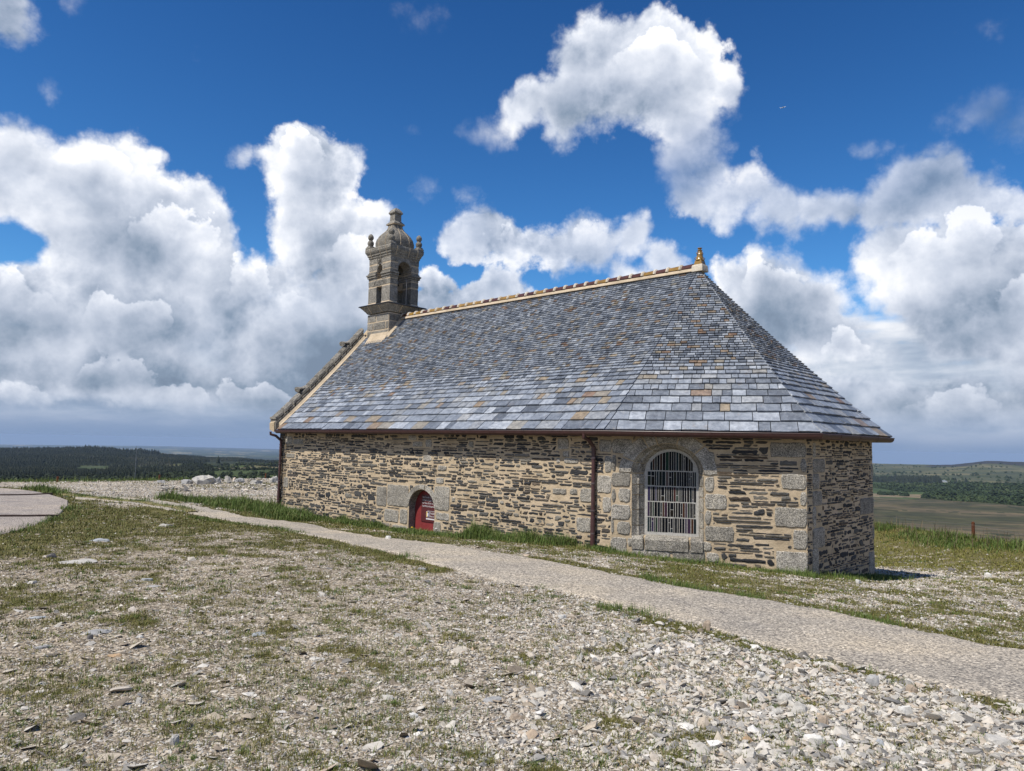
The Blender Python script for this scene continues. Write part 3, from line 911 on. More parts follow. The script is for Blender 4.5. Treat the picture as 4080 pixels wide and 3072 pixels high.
def resample(C, n):
    s = np.r_[0, np.cumsum(np.hypot(*np.diff(C, axis=0).T))]
    t = np.linspace(0, s[-1], n)
    return np.c_[np.interp(t, s, C[:, 0]), np.interp(t, s, C[:, 1])]
# the path forks round a strip of turf on the left
ribbon('path', resample(P_LOW, 700), resample(P_UP, 700), M_PATH, 0.02, 'pale trodden gravel path running past the chapel', jit=.12)
_w = np.array(WAY)
WAY_LO = np.array([on_ground(*p)[:2] for p in W_EDGE[:7]])
WAY_UP = np.array([on_ground(*p)[:2] for p in W_EDGE[:6:-1]])
WAY_UP[0], WAY_UP[-1] = on_ground(*W_EDGE[-1])[:2], on_ground(*W_EDGE[7])[:2]
ribbon('pavement', resample(WAY_LO, 90), resample(WAY_UP, 90), M_WAY, 0.035, 'pinkish gravel surfaced way at the left', across=60, jit=0.05)

def mat_wood(name, c0, c1):
    m, k, b = new_mat(name)
    p = geo(k).outputs['Position']
    n = k.noise(p, 24.0, 5, .65)
    k.l.new(k.ramp(n, [(.3, c0), (.7, c1)]), b.inputs['Base Color'])
    bump(k, b, n, .4, .01)
    return m
M_BAR = mat_wood('weathered_wood', (.05, .035, .028), (.16, .11, .085))
M_RUST = mat_wood('rusty_steel', (.055, .020, .010), (.16, .058, .026))

def bar(p0, p1, label):
    a, c = on_ground(*p0), on_ground(*p1)
    d = (c - a)[:2]; L = np.linalg.norm(d); d /= L; nn = np.array([-d[1], d[0]])
    mb = MB()
    N = 26
    rings = []
    for i in range(N):
        q = a[:2] + d * L * i / (N - 1)
        z = float(terrain(*q)) + 0.06
        wob = 0.006 * math.sin(i * 1.7)
        rings.append([V3(q + nn * (-.05 + wob), z - .15), V3(q + nn * (.05 + wob), z - .15), V3(q + nn * (.05 + wob), z + .012 + wob * .4), V3(q + nn * (-.05 + wob), z + .012)])
    mb.loft(rings)
    o = mb.build('timber_bar', M_BAR)
    return prop(o, label, 'timber edging', 'timber bars across the gravel way')
bar((-800, 1996), (206, 1972), 'farther of the two dark timber bars laid across the pinkish gravel way')
bar((-800, 2080), (232, 2063), 'nearer of the two dark timber bars laid across the pinkish gravel way')

# ------------------------------------------------------------------ chapel materials
def mat_mortar(name='lime_mortar', c=(.475, .375, .248)):
    m, k, b = new_mat(name)
    p = geo(k).outputs['Position']
    n, n2 = k.noise(p, 2.2, 5, .6), k.noise(p, 70.0, 4, .7)
    t = k.ramp(n, [(.25, (c[0] * .72, c[1] * .70, c[2] * .68)), (.5, c), (.75, (c[0] * 1.22, c[1] * 1.22, c[2] * 1.28))])
    k.l.new(k.mix(1.0, t, k.ramp(n2, [(.25, .72), (.75, 1.25)]), 'MULTIPLY'), b.inputs['Base Color'])
    bump(k, b, k.math('ADD', k.noise(p, 14.0, 4, .6), k.math('MULTIPLY', n2, .5)), .8, .02)
    return m
def mat_rubble():
    """Dark schist rubble, a few rusty or lichened pieces."""
    m, k, b = new_mat('schist_rubble')
    g = geo(k)
    p, r = g.outputs['Position'], g.outputs['Random Per Island']
    st = k.vmath('MULTIPLY', p, (1, 1, 4.5))
    base = k.ramp(r, [(0.0, (.026, .027, .030)), (.22, (.048, .048, .050)), (.42, (.080, .078, .074)), (.58, (.118, .110, .098)), (.68, (.064, .050, .040)),
                      (.78, (.16, .15, .13)), (.88, (.225, .205, .17)), (.94, (.13, .092, .060)), (1.0, (.28, .25, .205))])
    n = k.noise(st, 16.0, 5, .7)
    col = k.mix(1.0, base, k.ramp(n, [(.25, .45), (.5, 1.0), (.75, 1.75)]), 'MULTIPLY')
    li = k.noise(p, 32.0, 4, .7)
    lw = k.math('MULTIPLY', k.rng(li, .60, .68), k.rng(k.noise(p, 1.6, 3), .42, .62, 0, .75))
    col = k.mix(lw, col, (.34, .35, .32))
    k.l.new(col, b.inputs['Base Color'])
    b.inputs['Roughness'].default_value = .8
    bump(k, b, k.math('ADD', n, k.noise(st, 45.0, 4, .7)), .9, .025)
    return m
def mat_granite(name='granite', dark=1.0):
    m, k, b = new_mat(name)
    g = geo(k)
    p, r = g.outputs['Position'], g.outputs['Random Per Island']
    tone = k.ramp(r, [(0, (.25 * dark, .230 * dark, .195 * dark)), (.5, (.325 * dark, .30 * dark, .255 * dark)), (1, (.39 * dark, .36 * dark, .31 * dark))])
    sc = k.new('ShaderNodeSeparateColor'); k.l.new(k.voro(p, 85.0, out='Color'), sc.inputs[0])
    sp = k.ramp(sc.outputs[0], [(0, .30), (.3, .72), (.65, 1.08), (1, 1.7)])
    n = k.noise(p, 6.0, 6, .68)
    col = k.mix(1.0, k.mix(1.0, tone, sp, 'MULTIPLY'), k.ramp(n, [(.28, (.55, .54, .52)), (.5, (1, 1, 1)), (.74, (1.3, 1.27, 1.2))]), 'MULTIPLY')
    k.l.new(col, b.inputs['Base Color'])
    bump(k, b, k.math('ADD', k.noise(p, 60.0, 4, .75), n), .9, .02)
    return m
def mat_slate():
    m, k, b = new_mat('roof_slate')
    g = geo(k)
    p, r = g.outputs['Position'], g.outputs['Random Per Island']
    base = k.ramp(r, [(0.0, (.085, .098, .120)), (.14, (.140, .159, .188)), (.34, (.195, .218, .254)), (.56, (.240, .266, .304)), (.68, (.215, .222, .226)), (.77, (.285, .311, .350)),
                      (.87, (.335, .36, .392)), (.91, (.235, .220, .190)), (.945, (.255, .205, .140)), (.978, (.19, .120, .082)), (1.0, (.28, .265, .22))])
    n, n2 = k.noise(p, 9.0, 6, .68), k.noise(p, 34.0, 4, .7)
    col = k.mix(1.0, base, k.ramp(n, [(.25, (.48, .49, .52)), (.5, (1, 1, 1)), (.75, (1.62, 1.58, 1.52))]), 'MULTIPLY')
    rust = k.math('MULTIPLY', k.rng(k.noise(p, 4.2, 5, .7), .59, .70, 0, .5), k.rng(n2, .45, .6))
    col = k.mix(rust, col, (.27, .18, .095))
    pale = k.math('MULTIPLY', k.rng(n2, .57, .68, 0, .6), k.rng(n, .40, .60))
    col = k.mix(pale, col, (.40, .41, .42))
    k.l.new(col, b.inputs['Base Color'])
    b.inputs['Roughness'].default_value = .42
    b.inputs['Specular IOR Level'].default_value = .55
    bump(k, b, k.math('ADD', n, k.math('MULTIPLY', n2, .5)), .7, .03)
    return m
def mat_plain(name, c, rough=.5, spec=.4, metal=0.0, var=.15, sc=9.0):
    m, k, b = new_mat(name)
    p = geo(k).outputs['Position']
    n = k.noise(p, sc, 5, .65)
    k.l.new(k.ramp(n, [(.3, tuple(x * (1 - var) for x in c)), (.7, tuple(x * (1 + var) for x in c))]), b.inputs['Base Color'])
    b.inputs['Roughness'].default_value = rough
    b.inputs['Specular IOR Level'].default_value = spec
    b.inputs['Metallic'].default_value = metal
    return m
M_MORT = mat_mortar()
M_RUB = mat_rubble()
M_GRAN = mat_granite()
M_BELF = mat_granite('lichened_granite', .72)
M_SLATE = mat_slate()
M_FILLET = mat_mortar('pale_mortar', (.47, .38, .265))
M_WHITE = mat_mortar('white_mortar', (.54, .475, .375))
M_GUT = mat_plain('brown_gutter', (.062, .026, .024), .42, .5, 0, .25)
M_BRKT = mat_plain('pipe_clip', (.16, .12, .12), .4, .5, .5)
M_RED = mat_plain('red_door_paint', (.205, .030, .030), .55, .3, 0, .16, 5.0)
M_MAROON = mat_plain('maroon_board', (.085, .014, .016), .4, .5)
M_LET = mat_plain('white_lettering', (.62, .58, .58), .6)
M_BLUE = mat_plain('blue_paint', (.02, .04, .12), .5)
M_YEL = mat_plain('yellow_paint', (.55, .36, .03), .5)
M_DARK = mat_plain('dark_void', (.012, .011, .010), .9, .1)
M_LEAD = mat_plain('dark_zinc', (.035, .038, .045), .45, .5, .3)
M_OCHRE = mat_plain('ochre_glaze', (.255, .150, .036), .22, .6, 0, .35, 6.0)
M_BROWN = mat_plain('brown_glaze', (.085, .036, .022), .25, .6, 0, .4, 6.0)
M_CONC = mat_plain('window_concrete', (.40, .385, .35), .9, .2, 0, .25, 30.0)
M_IRON = mat_plain('rod_iron', (.20, .185, .17), .5, .4, .3)
M_BRONZE = mat_plain('bell_bronze', (.035, .035, .028), .5, .4, .6)
def mat_glass():
    m, k, b = new_mat('thick_dark_glass')
    g = geo(k)
    r = g.outputs['Random Per Island']
    k.l.new(k.ramp(r, [(0, (.004, .004, .005)), (.45, (.006, .007, .010)), (.58, (.010, .022, .026)), (.70, (.014, .010, .008)), (.80, (.012, .036, .024)), (.88, (.055, .018, .010)), (.94, (.03, .03, .07)), (1, (.12, .09, .07))]), b.inputs['Base Color'])
    b.inputs['Roughness'].default_value = .45
    b.inputs['Specular IOR Level'].default_value = .06
    bump(k, b, k.noise(g.outputs['Position'], 55.0, 3, .6), .5, .01)
    return m
M_GLASS = mat_glass()

chapel = empty('stone_chapel', (float(B2[0]), float(B2[1]), float(terrain(B2[0], B2[1]))))
prop(chapel, 'small stone chapel with slate roof, open belfry and red side door', 'chapel')
ZT = Z_EAVE + 0.10                               # wall head, tucked under the slates


class Wall:
    """A wall face with its own (s, z) coordinates: mortar bed with laid stones."""
    def __init__(self, p0, p1, nrm):
        self.p0, self.d, self.n = np.array(p0), (np.array(p1) - p0) / np.linalg.norm(np.array(p1) - p0), np.array(nrm)
        self.L = float(np.linalg.norm(np.array(p1) - p0))
        self.open = []                            # outlines of openings, (s, z)
    def sz(self, px, py):
        q = on_plane(px, py, self.p0, self.n)
        return float((q[:2] - self.p0) @ self.d), float(q[2])
    def pt(self, s, z, out=0.0):
        q = self.p0 + self.d * s + self.n * out
        return (q[0], q[1], z)
WAB, WBC, WCD = Wall(WA, WB, nAB), Wall(WB, WC, nBC), Wall(WC, WD, nCD)

def lay_stone(mb, w, s0, s1, z0, z1, rg, mi, out=None, step=.05, jag=.16, rnd=None):
    """One stone: rough outline, pillowed face."""
    W_, H_ = s1 - s0, z1 - z0
    nx, nz = max(2, int(W_ / step)), max(1, int(H_ / step))
    pts = []
    for i in range(nx): pts.append((i / nx, 0.0))
    for i in range(nz): pts.append((1.0, i / nz))
    for i in range(nx): pts.append((1 - i / nx, 1.0))
    for i in range(nz): pts.append((0.0, 1 - i / nz))
    j = min(H_ * jag, .018) if rnd is None else .008
    lean = rg.uniform(-.55, .55) * H_ if rnd is None else 0
    ol = []
    cr = .34 * H_ if rnd is None else .03
    for (u, v) in pts:
        s, z = s0 + u * W_, z0 + v * H_
        du, dv = min(u, 1 - u) * W_, min(v, 1 - v) * H_
        if du < 1e-6 and dv < 1e-6:                # knock the corners off
            s += cr * rg.uniform(.3, 1.0) * (1 if u < .5 else -1)
            z += cr * rg.uniform(.1, .5) * (1 if v < .5 else -1)
        s += rg.uniform(-j, j) * .8 + lean * (v - .5)
        z += rg.uniform(-j, j)
        ol.append((s, z))
    o = rg.uniform(-.004, .016) if out is None else out
    cs, cz = (s0 + s1) / 2, (z0 + z1) / 2
    n = len(ol)
    back = [w.pt(s, z, -.03) for s, z in ol]
    rim = [w.pt(s, z, o - .006) for s, z in ol]
    k = min(.014, H_ * .22)
    fr = [w.pt(s + max(-k, min(k, cs - s)), z + max(-k, min(k, cz - z)), o + rg.uniform(.002, .010)) for s, z in ol]
    vs = back + rim + fr + [w.pt(cs + rg.uniform(-.2, .2) * W_, cz, o + rg.uniform(.004, .014))]
    fs = []
    for i in range(n):
        q = (i + 1) % n
        fs += [(i, q, n + q, n + i), (n + i, n + q, 2 * n + q, 2 * n + i), (2 * n + i, 2 * n + q, 3 * n)]
    mb.add(vs, fs, mi)

def lay_wall(mb, w, zbot, ztop, blocks, holes, rg, long=1.0):
    """Blocks: granite (s0,s1,z0,z1). Holes: functions (s,z)->bool. Rubble packs what is left, lowest gap first."""
    dx = .01
    N = int(w.L / dx)
    nz = int((ztop - zbot) / dx)
    occ = np.zeros((N, nz), bool)
    for (s0, s1, z0, z1) in blocks:
        a, b = max(0, int((s0 - .018) / dx)), min(N, int((s1 + .018) / dx) + 1)
        c, d = max(0, int((z0 - .018 - zbot) / dx)), min(nz, int((z1 + .018 - zbot) / dx) + 1)
        occ[a:b, c:d] = True
    if holes:
        ss, zz = np.meshgrid((np.arange(N) + .5) * dx, zbot + (np.arange(nz) + .5) * dx, indexing='ij')
        for h in holes:
            occ |= h(ss, zz)
    # rough courses, a little wavy, with taller stones rising through two of them
    z = zbot
    ph = rg.uniform(0, 6, 4)
    while z < ztop - .02:
        pitch = float(rg.choice([.032, .043, .055, .070, .090], p=[.20, .32, .28, .13, .07]))
        s = -rg.uniform(0, .2)
        while s < w.L:
            ln = min(.95, .07 + rg.gamma(2.2, .105)) * long
            gap = rg.uniform(.007, .020)
            s1 = s + ln
            wave = .022 * math.sin(s * .9 + ph[0] + z * .7) + .012 * math.sin(s * 2.9 + ph[1] + z * 2)
            tall = pitch
            if rg.random() < .07: tall = pitch * rg.uniform(1.5, 2.1)
            g = rg.uniform(.006, .013)
            z0, z1 = z + wave + rg.uniform(-.004, .004), z + wave + tall - g + rg.uniform(-.004, .004)
            if rg.random() < .10 and pitch > .05: z1 = z0 + (z1 - z0) * .5
            a, b = max(0.0, s), min(w.L, s1)
            i0, i1 = int(a / dx), min(N, int(b / dx))
            j0, j1 = int((z0 - zbot) / dx), int(math.ceil((z1 - zbot) / dx))
            j0, j1 = max(0, j0), min(nz, j1)
            if i1 - i0 >= 3 and j1 > j0:
                free = ~occ[i0:i1, j0:j1].any(axis=1)
                # keep the longest free stretch
                best, cur, st = (0, 0), 0, 0
                for q in range(len(free) + 1):
                    if q < len(free) and free[q]:
                        if cur == 0: st = q
                        cur += 1
                        if cur > best[0]: best = (cur, st)
                    else:
                        cur = 0
                if best[0] >= 5:
                    a2, b2 = a, b
                    if best[0] < len(free): a2, b2 = (i0 + best[1]) * dx + .004, (i0 + best[1] + best[0]) * dx - .004
                    if z1 > ztop - .004: z1 = ztop - .004
                    if z1 - z0 > .012 and rg.random() > .04:
                        # long beds taper to thin ends
                        lay_stone(mb, w, a2, b2, z0, z1, rg, 1)
                        occ[int(a2 / dx):int(b2 / dx) + 1, j0:j1] = True
            s = s1 + gap
        z += pitch
    for (s0, s1, z0, z1) in blocks:
        if z1 - z0 > .02 and s1 - s0 > .02:
            lay_stone(mb, w, s0, s1, z0, z1, rg, 2, out=.012, step=.07, rnd=1)

def boxes(w, scale, ox, oy, rects):
    out = []
    for (a, b, c, d) in rects:
        s0, z1 = w.sz(ox + a * scale, oy + b * scale)
        s1, z0 = w.sz(ox + c * scale, oy + d * scale)
        zm = w.sz(ox + a * scale, oy + d * scale)[1]
        out.append((max(s0, 0.0), min(s1, w.L), (z0 + zm) / 2 , z1))
    return out

# ---- openings
def arch_outline(s0, s1, zb, zs, rise, n=14):
    """Outline of an arched opening, counter-clockwise from the lower left."""
    c, r = (s0 + s1) / 2, (s1 - s0) / 2
    return [(s0, zb), (s1, zb)] + [(c + r * math.cos(math.pi * i / n), zs + rise * math.sin(math.pi * i / n)) for i in range(n + 1)]
def in_arch(s0, s1, zb, zs, rise, pad=0.0):
    c, r = (s0 + s1) / 2, (s1 - s0) / 2
    def f(s, z):
        lo = (s > s0 - pad) & (s < s1 + pad) & (z > zb - pad) & (z <= zs)
        up = (z > zs) & (((s - c) / (r + pad)) ** 2 + ((z - zs) / (rise + pad)) ** 2 < 1)
        return lo | up
    return f
# door
ds0, dz_b = WAB.sz(1626, 2128); ds1, _ = WAB.sz(1729, 2128)
dzs = WAB.sz(1640, 2024)[1]; dzt = WAB.sz(1682, 1951)[1]
DOOR = (ds0, ds1, dz_b - .35, dzs, dzt - dzs)
# window: outer edge of the splay, and the glazed panel
ws0, wzb = WBC.sz(2300 + 600 * .36, 1700 + 1215 * .36); ws1 = WBC.sz(2300 + 1395 * .36, 1700 + 900 * .36)[0]
wzt = WBC.sz(2300 + 1005 * .36, 1700 + 190 * .36)[1]
wzs = WBC.sz(2300 + 700 * .36, 1700 + 515 * .36)[1]
ps0 = WBC.sz(2300 + 722 * .36, 1700 + 800 * .36)[0] + .02; ps1 = WBC.sz(2300 + 1325 * .36, 1700 + 800 * .36)[0] + .02
pzt = WBC.sz(2300 + 1005 * .36, 1700 + 248 * .36)[1]
WINO = (ws0, ws1, wzb, wzs, wzt - wzs)
WINI = (ps0, ps1, wzb + .02, wzs, pzt - wzs)

def wall_with_opening(mb, w, zb, zt, opening, mi, cell=.05):
    """Flat mortar bed with a clean arched hole."""
    if opening is None:
        nx, nz = max(1, int(w.L / .25)), max(1, int((zt - zb) / .25))
        vs = [w.pt(w.L * i / nx, zb + (zt - zb) * j / nz) for i in range(nx + 1) for j in range(nz + 1)]
        fs = [(i * (nz + 1) + j, (i + 1) * (nz + 1) + j, (i + 1) * (nz + 1) + j + 1, i * (nz + 1) + j + 1) for i in range(nx) for j in range(nz)]
        mb.add(vs, fs, mi)
        return
    s0, s1, ob, os_, rise = opening
    n = 14
    arc = [((s0 + s1) / 2 - (s1 - s0) / 2 * math.cos(math.pi * i / n), os_ + rise * math.sin(math.pi * i / n)) for i in range(n + 1)]
    P = lambda q: w.pt(*q)
    mb.add([P(q) for q in [(0, zb), (s0, zb), (s0, os_), (s0, zt), (0, zt)]], [(0, 1, 2, 3, 4)], mi)
    mb.add([P(q) for q in [(s1, zb), (w.L, zb), (w.L, zt), (s1, zt), (s1, os_)]], [(0, 1, 2, 3, 4)], mi)
    mb.add([P(q) for q in [(s0, zb), (s1, zb), (s1, ob), (s0, ob)]], [(0, 1, 2, 3)], mi)
    for i in range(n):
        a, b = arc[i], arc[i + 1]
        mb.add([P(a), P(b), P((b[0], zt)), P((a[0], zt))], [(0, 1, 2, 3)], mi)

def reveal(mb, w, outer, inner, depth, mi, n=14):
    """Sides of an opening, from outline outer at the wall face to outline inner at -depth."""
    def ol(o): return [(o[0], o[2]), (o[0], (o[2] + o[3]) / 2), (o[0], o[3])] + [((o[0] + o[1]) / 2 - (o[1] - o[0]) / 2 * math.cos(math.pi * i / n), o[3] + o[4] * math.sin(math.pi * i / n)) for i in range(1, n)] + [(o[1], o[3]), (o[1], (o[2] + o[3]) / 2), (o[1], o[2])]
    a, b = ol(outer), ol(inner)
    N = len(a)
    vs = [w.pt(s, z, 0) for s, z in a] + [w.pt(s, z, -depth) for s, z in b]
    fs = [(i, i + 1, N + i + 1, N + i) for i in range(N - 1)] + [(N - 1, 0, N, 2 * N - 1)]
    mb.add(vs, fs, mi)

ZB = min(c[2] for c in ctl[:10]) - .5
rg = np.random.default_rng(5)
# granite dressings, read off the photograph wall by wall
k3 = lambda r: boxes(WAB, .407, 1500, 1700, r)
k4 = lambda r: boxes(WBC, .36, 2300, 1700, r)
k5 = lambda r: boxes(WBC, .42, 2900, 1650, r)
k5c = lambda r: boxes(WCD, .42, 2900, 1650, r)
blk_ab = k3([(5, 583, 97, 775), (110, 562, 312, 778), (570, 580, 712, 818), (585, 838, 712, 915), (560, 925, 628, 1055), (80, 803, 215, 930), (232, 806, 302, 950), (155, 955, 302, 1030),
             (1775, 112, 1882, 220), (1995, 602, 2120, 740), (1720, 600, 1872, 662), (1890, 606, 1972, 668), (1960, 885, 2125, 1030), (1830, 312, 1985, 360), (1755, 306, 1806, 358),
             (482, 122, 545, 200), (352, 146, 458, 196), (458, 280, 540, 340), (583, 498, 660, 560), (598, 380, 692, 432), (905, 140, 952, 205), (310, 85, 395, 130), (733, 690, 778, 738), (1205, 722, 1252, 762), (1820, 240, 1895, 300)])
blk_ab += boxes(WAB, .54, 1050, 1250, [(150, 1418, 285, 1500), (165, 905, 215, 962), (220, 925, 295, 965), (168, 1030, 232, 1062), (150, 1205, 182, 1282)])
sB = WBC.L
blk_bc = k4([(262, 135, 608, 296), (262, 310, 428, 488), (290, 502, 588, 660), (262, 682, 425, 835), (457, 682, 588, 833), (262, 852, 588, 1022), (262, 1000, 405, 1190), (440, 1046, 588, 1194),
             (262, 1216, 545, 1420), (600, 1345, 1030, 1455), (1055, 1352, 1415, 1500), (1428, 1392, 1572, 1500), (555, 1225, 640, 1320), (1412, 280, 1520, 545), (1412, 556, 1515, 724), (1412, 742, 1655, 918), (1412, 925, 1482, 1086), (1412, 1098, 1735, 1268), (1290, 1268, 1490, 1372)])
blk_bc += k5([(398, 268, 792, 412), (688, 424, 796, 553), (505, 568, 796, 714), (684, 738, 796, 873), (444, 884, 796, 1074), (618, 1098, 796, 1284), (458, 1298, 796, 1498)])
blk_cd = k5c([(802, 268, 832, 412), (802, 426, 918, 558), (802, 568, 864, 714), (802, 738, 890, 870), (802, 884, 836, 1078), (802, 1092, 916, 1270), (802, 1282, 860, 1520),
              (1396, 262, 1440, 458), (1352, 472, 1442, 618), (1412, 626, 1444, 700), (1252, 803, 1450, 942), (1420, 950, 1452, 1050), (1372, 1062, 1455, 1180), (1412, 1190, 1458, 1300), (1335, 1312, 1460, 1500)])
ab_q = [(WAB.L - b, WAB.L, z0, z1) for b, z0, z1 in ((.30, EYE - .12, EYE + .12), (.16, EYE - .52, EYE - .20), (.34, EYE - .92, EYE - .58), (.2, EYE - 1.3, EYE - 1.0))]
blk_ab += ab_q
blk_ab += [(.0, .12, EYE - .5, EYE - .22), (.0, .12, EYE - 1.0, EYE - .75)]
walls = MB()
for w, zb, op, bl, sid, lg in ((WAB, ZB, DOOR, blk_ab, 1, 1.0), (WBC, ZB, WINO, blk_bc, 2, 1.35), (WCD, ZB, None, blk_cd, 3, .8)):
    wall_with_opening(walls, w, zb, ZT, op, 0)
    holes = [in_arch(*op, pad=.03)] if op is not None else []
    zlow = {1: EYE - 2.45, 2: EYE - 2.75, 3: EYE - 2.95}[sid]
    if sid == 2:
        c_, r_ = (WINO[0] + WINO[1]) / 2, (WINO[1] - WINO[0]) / 2
        holes.append(in_arch(WINO[0] - .0, WINO[1] + .0, WINO[3] - .02, WINO[3], WINO[4], pad=.25))
        holes.append(lambda s, z: (s > WINO[0] - .04) & (s < WINO[1] + .04) & (z > WINO[2] - .26) & (z < WINO[2] + .1))
    if sid == 1:
        holes.append(in_arch(DOOR[0], DOOR[1], DOOR[3] - .02, DOOR[3], DOOR[4], pad=.12))
    lay_wall(walls, w, zlow, ZT, bl, holes, np.random.default_rng(30 + sid), lg)

def voussoirs(mb, w, o, width, angs, rg, mi=2, out=.014):
    c, r = (o[0] + o[1]) / 2, (o[1] - o[0]) / 2
    for a0, a1 in angs:
        a0, a1 = a0 + .018, a1 - .018
        N = 6
        inn = [(c - (r + .01) * math.cos(a0 + (a1 - a0) * i / N), o[3] + (o[4] + .01) * math.sin(a0 + (a1 - a0) * i / N)) for i in range(N + 1)]
        wd = width * rg.uniform(.9, 1.1)
        ou = [(c - (r + wd) * math.cos(a0 + (a1 - a0) * i / N), o[3] + (o[4] + wd) * math.sin(a0 + (a1 - a0) * i / N)) for i in range(N + 1)]
        pl = inn + ou[::-1]
        cs, cz = np.mean([p[0] for p in pl]), np.mean([p[1] for p in pl])
        n = len(pl)
        vs = [w.pt(s, z, -.03) for s, z in pl] + [w.pt(s, z, out - .006) for s, z in pl] + [w.pt(s + (cs - s) * .05, z + (cz - z) * .05, out + rg.uniform(.003, .009)) for s, z in pl]
        fs = []
        for i in range(n):
            q = (i + 1) % n
            fs += [(i, q, n + q, n + i), (n + i, n + q, 2 * n + q, 2 * n + i)]
        fs.append(tuple(range(2 * n, 3 * n)))
        mb.add(vs, fs, mi)
pi = math.pi
voussoirs(walls, WBC, WINO, .235, [(0.0, .38), (.38, 1.02), (1.02, 1.30), (1.30, 1.84), (1.84, 2.12 + .3), (2.42, pi)], rg)
voussoirs(walls, WAB, DOOR, .13, [(0.1, 1.38), (1.38, 1.78), (1.78, pi - .1)], rg)
# splayed granite order of the window: stones with joints
def splay(mb):
    zc = [WINO[2], WINO[2] + .22, WINO[2] + .52, WINO[2] + .80, WINO[2] + 1.0, WINO[3]]
    for side in (0, 1):
        so, si = (WINO[0], WINI[0]) if side == 0 else (WINO[1], WINI[1])
        for a, b in zip(zc[:-1], zc[1:]):
            b -= .022
            mid = (so + si) / 2
            prof = [(so, .012), (so + (mid - so) * .8, -.075), (mid + (si - mid) * .15, -.080), (mid + (si - mid) * .3, -.105), (si, -.20)]
            r0 = [WBC.pt(s, a, o) for s, o in prof] + [WBC.pt(si, a, -.24), WBC.pt(so, a, -.24)]
            r1 = [WBC.pt(s, b, o) for s, o in prof] + [WBC.pt(si, b, -.24), WBC.pt(so, b, -.24)]
            mb.loft([r0, r1], 2)
    angs = [(0.0, .38), (.38, 1.02), (1.02, 1.30), (1.30, 1.84), (1.84, 2.42), (2.42, pi)]
    for a0, a1 in angs:
        a0, a1 = a0 + .012, a1 - .012
        rings = []
        for i in range(9):
            t = a0 + (a1 - a0) * i / 8
            def q(u, o):
                so = WINO[0] + (WINI[0] - WINO[0]) * u
                c, r = (WINO[0] + WINO[1]) / 2, (WINO[1] - WINO[0]) / 2 * (1 - u) + (WINI[1] - WINI[0]) / 2 * u
                c = c * (1 - u) + (WINI[0] + WINI[1]) / 2 * u
                rz = WINO[4] * (1 - u) + WINI[4] * u
                return WBC.pt(c - r * math.cos(t), WINO[3] + rz * math.sin(t), o)
            rings.append([q(0, .012), q(.4, -.075), q(.58, -.08), q(.65, -.105), q(1, -.20), q(1, -.24), q(0, -.24)])
        mb.loft(rings, 2)
splay(walls)
reveal(walls, WBC, WINO, (WINI[0], WINI[1], WINI[2], WINI[3], WINI[4]), .235, 0)
# sloping sill stones
for a, b in ((.0, .17), (.19, .80), (.82, 1.0)):
    s0, s1 = WINO[0] + (WINO[1] - WINO[0]) * a, WINO[0] + (WINO[1] - WINO[0]) * b
    z = WINI[2]
    walls.loft([[WBC.pt(s, z - .25, .035), WBC.pt(s, z - .06, .05), WBC.pt(s, z - .01, .02), WBC.pt(s, z + .015, -.2), WBC.pt(s, z - .25, -.2)] for s in (s0 + .008, (s0 + s1) / 2, s1 - .008)], 2)
# thick door jambs
DIN = (DOOR[0], DOOR[1], DOOR[2], DOOR[3], DOOR[4])
reveal(walls, WAB, DOOR, DIN, .22, 3)
# remaining, unseen sides
for p, q, n_ in ((WD, WG, nDE), (WG, WF, N2)):
    w = Wall(p, q, n_)
    wall_with_opening(walls, w, ZB, ZT, None, 0)
    lay_wall(walls, w, EYE - 2.6, ZT, [], [], np.random.default_rng(44), 1.6)
# west gable
gw = Wall(WF, WA, -H2)
gz = lambda t: Z_EAVE + (Z_RIDGE - Z_EAVE) * t
GABLE_T = .55
def roof_h(t):
    """Height of the roof above the eaves at plan fraction t from eave to ridge (slightly flared feet)."""
    return (Z_RIDGE - Z_EAVE) * t * (.90 + .10 * t)
gpts = [(0, ZB), (gw.L, ZB)] + [(gw.L * (1 - i / 20), 0) for i in range(21)]
g2 = []
for (s, z) in gpts[2:]:
    t = 1 - abs(s / gw.L - .5) * 2
    g2.append((s, Z_EAVE + .05 + roof_h(t)))
walls.prism([gw.pt(s, z, 0) for s, z in gpts[:2] + g2], -np.array([*gw.n, 0]) * .45, 0)
wall_o = walls.build('wall', [M_MORT, M_RUB, M_GRAN, M_GRAN], None)
adopt(wall_o, chapel)

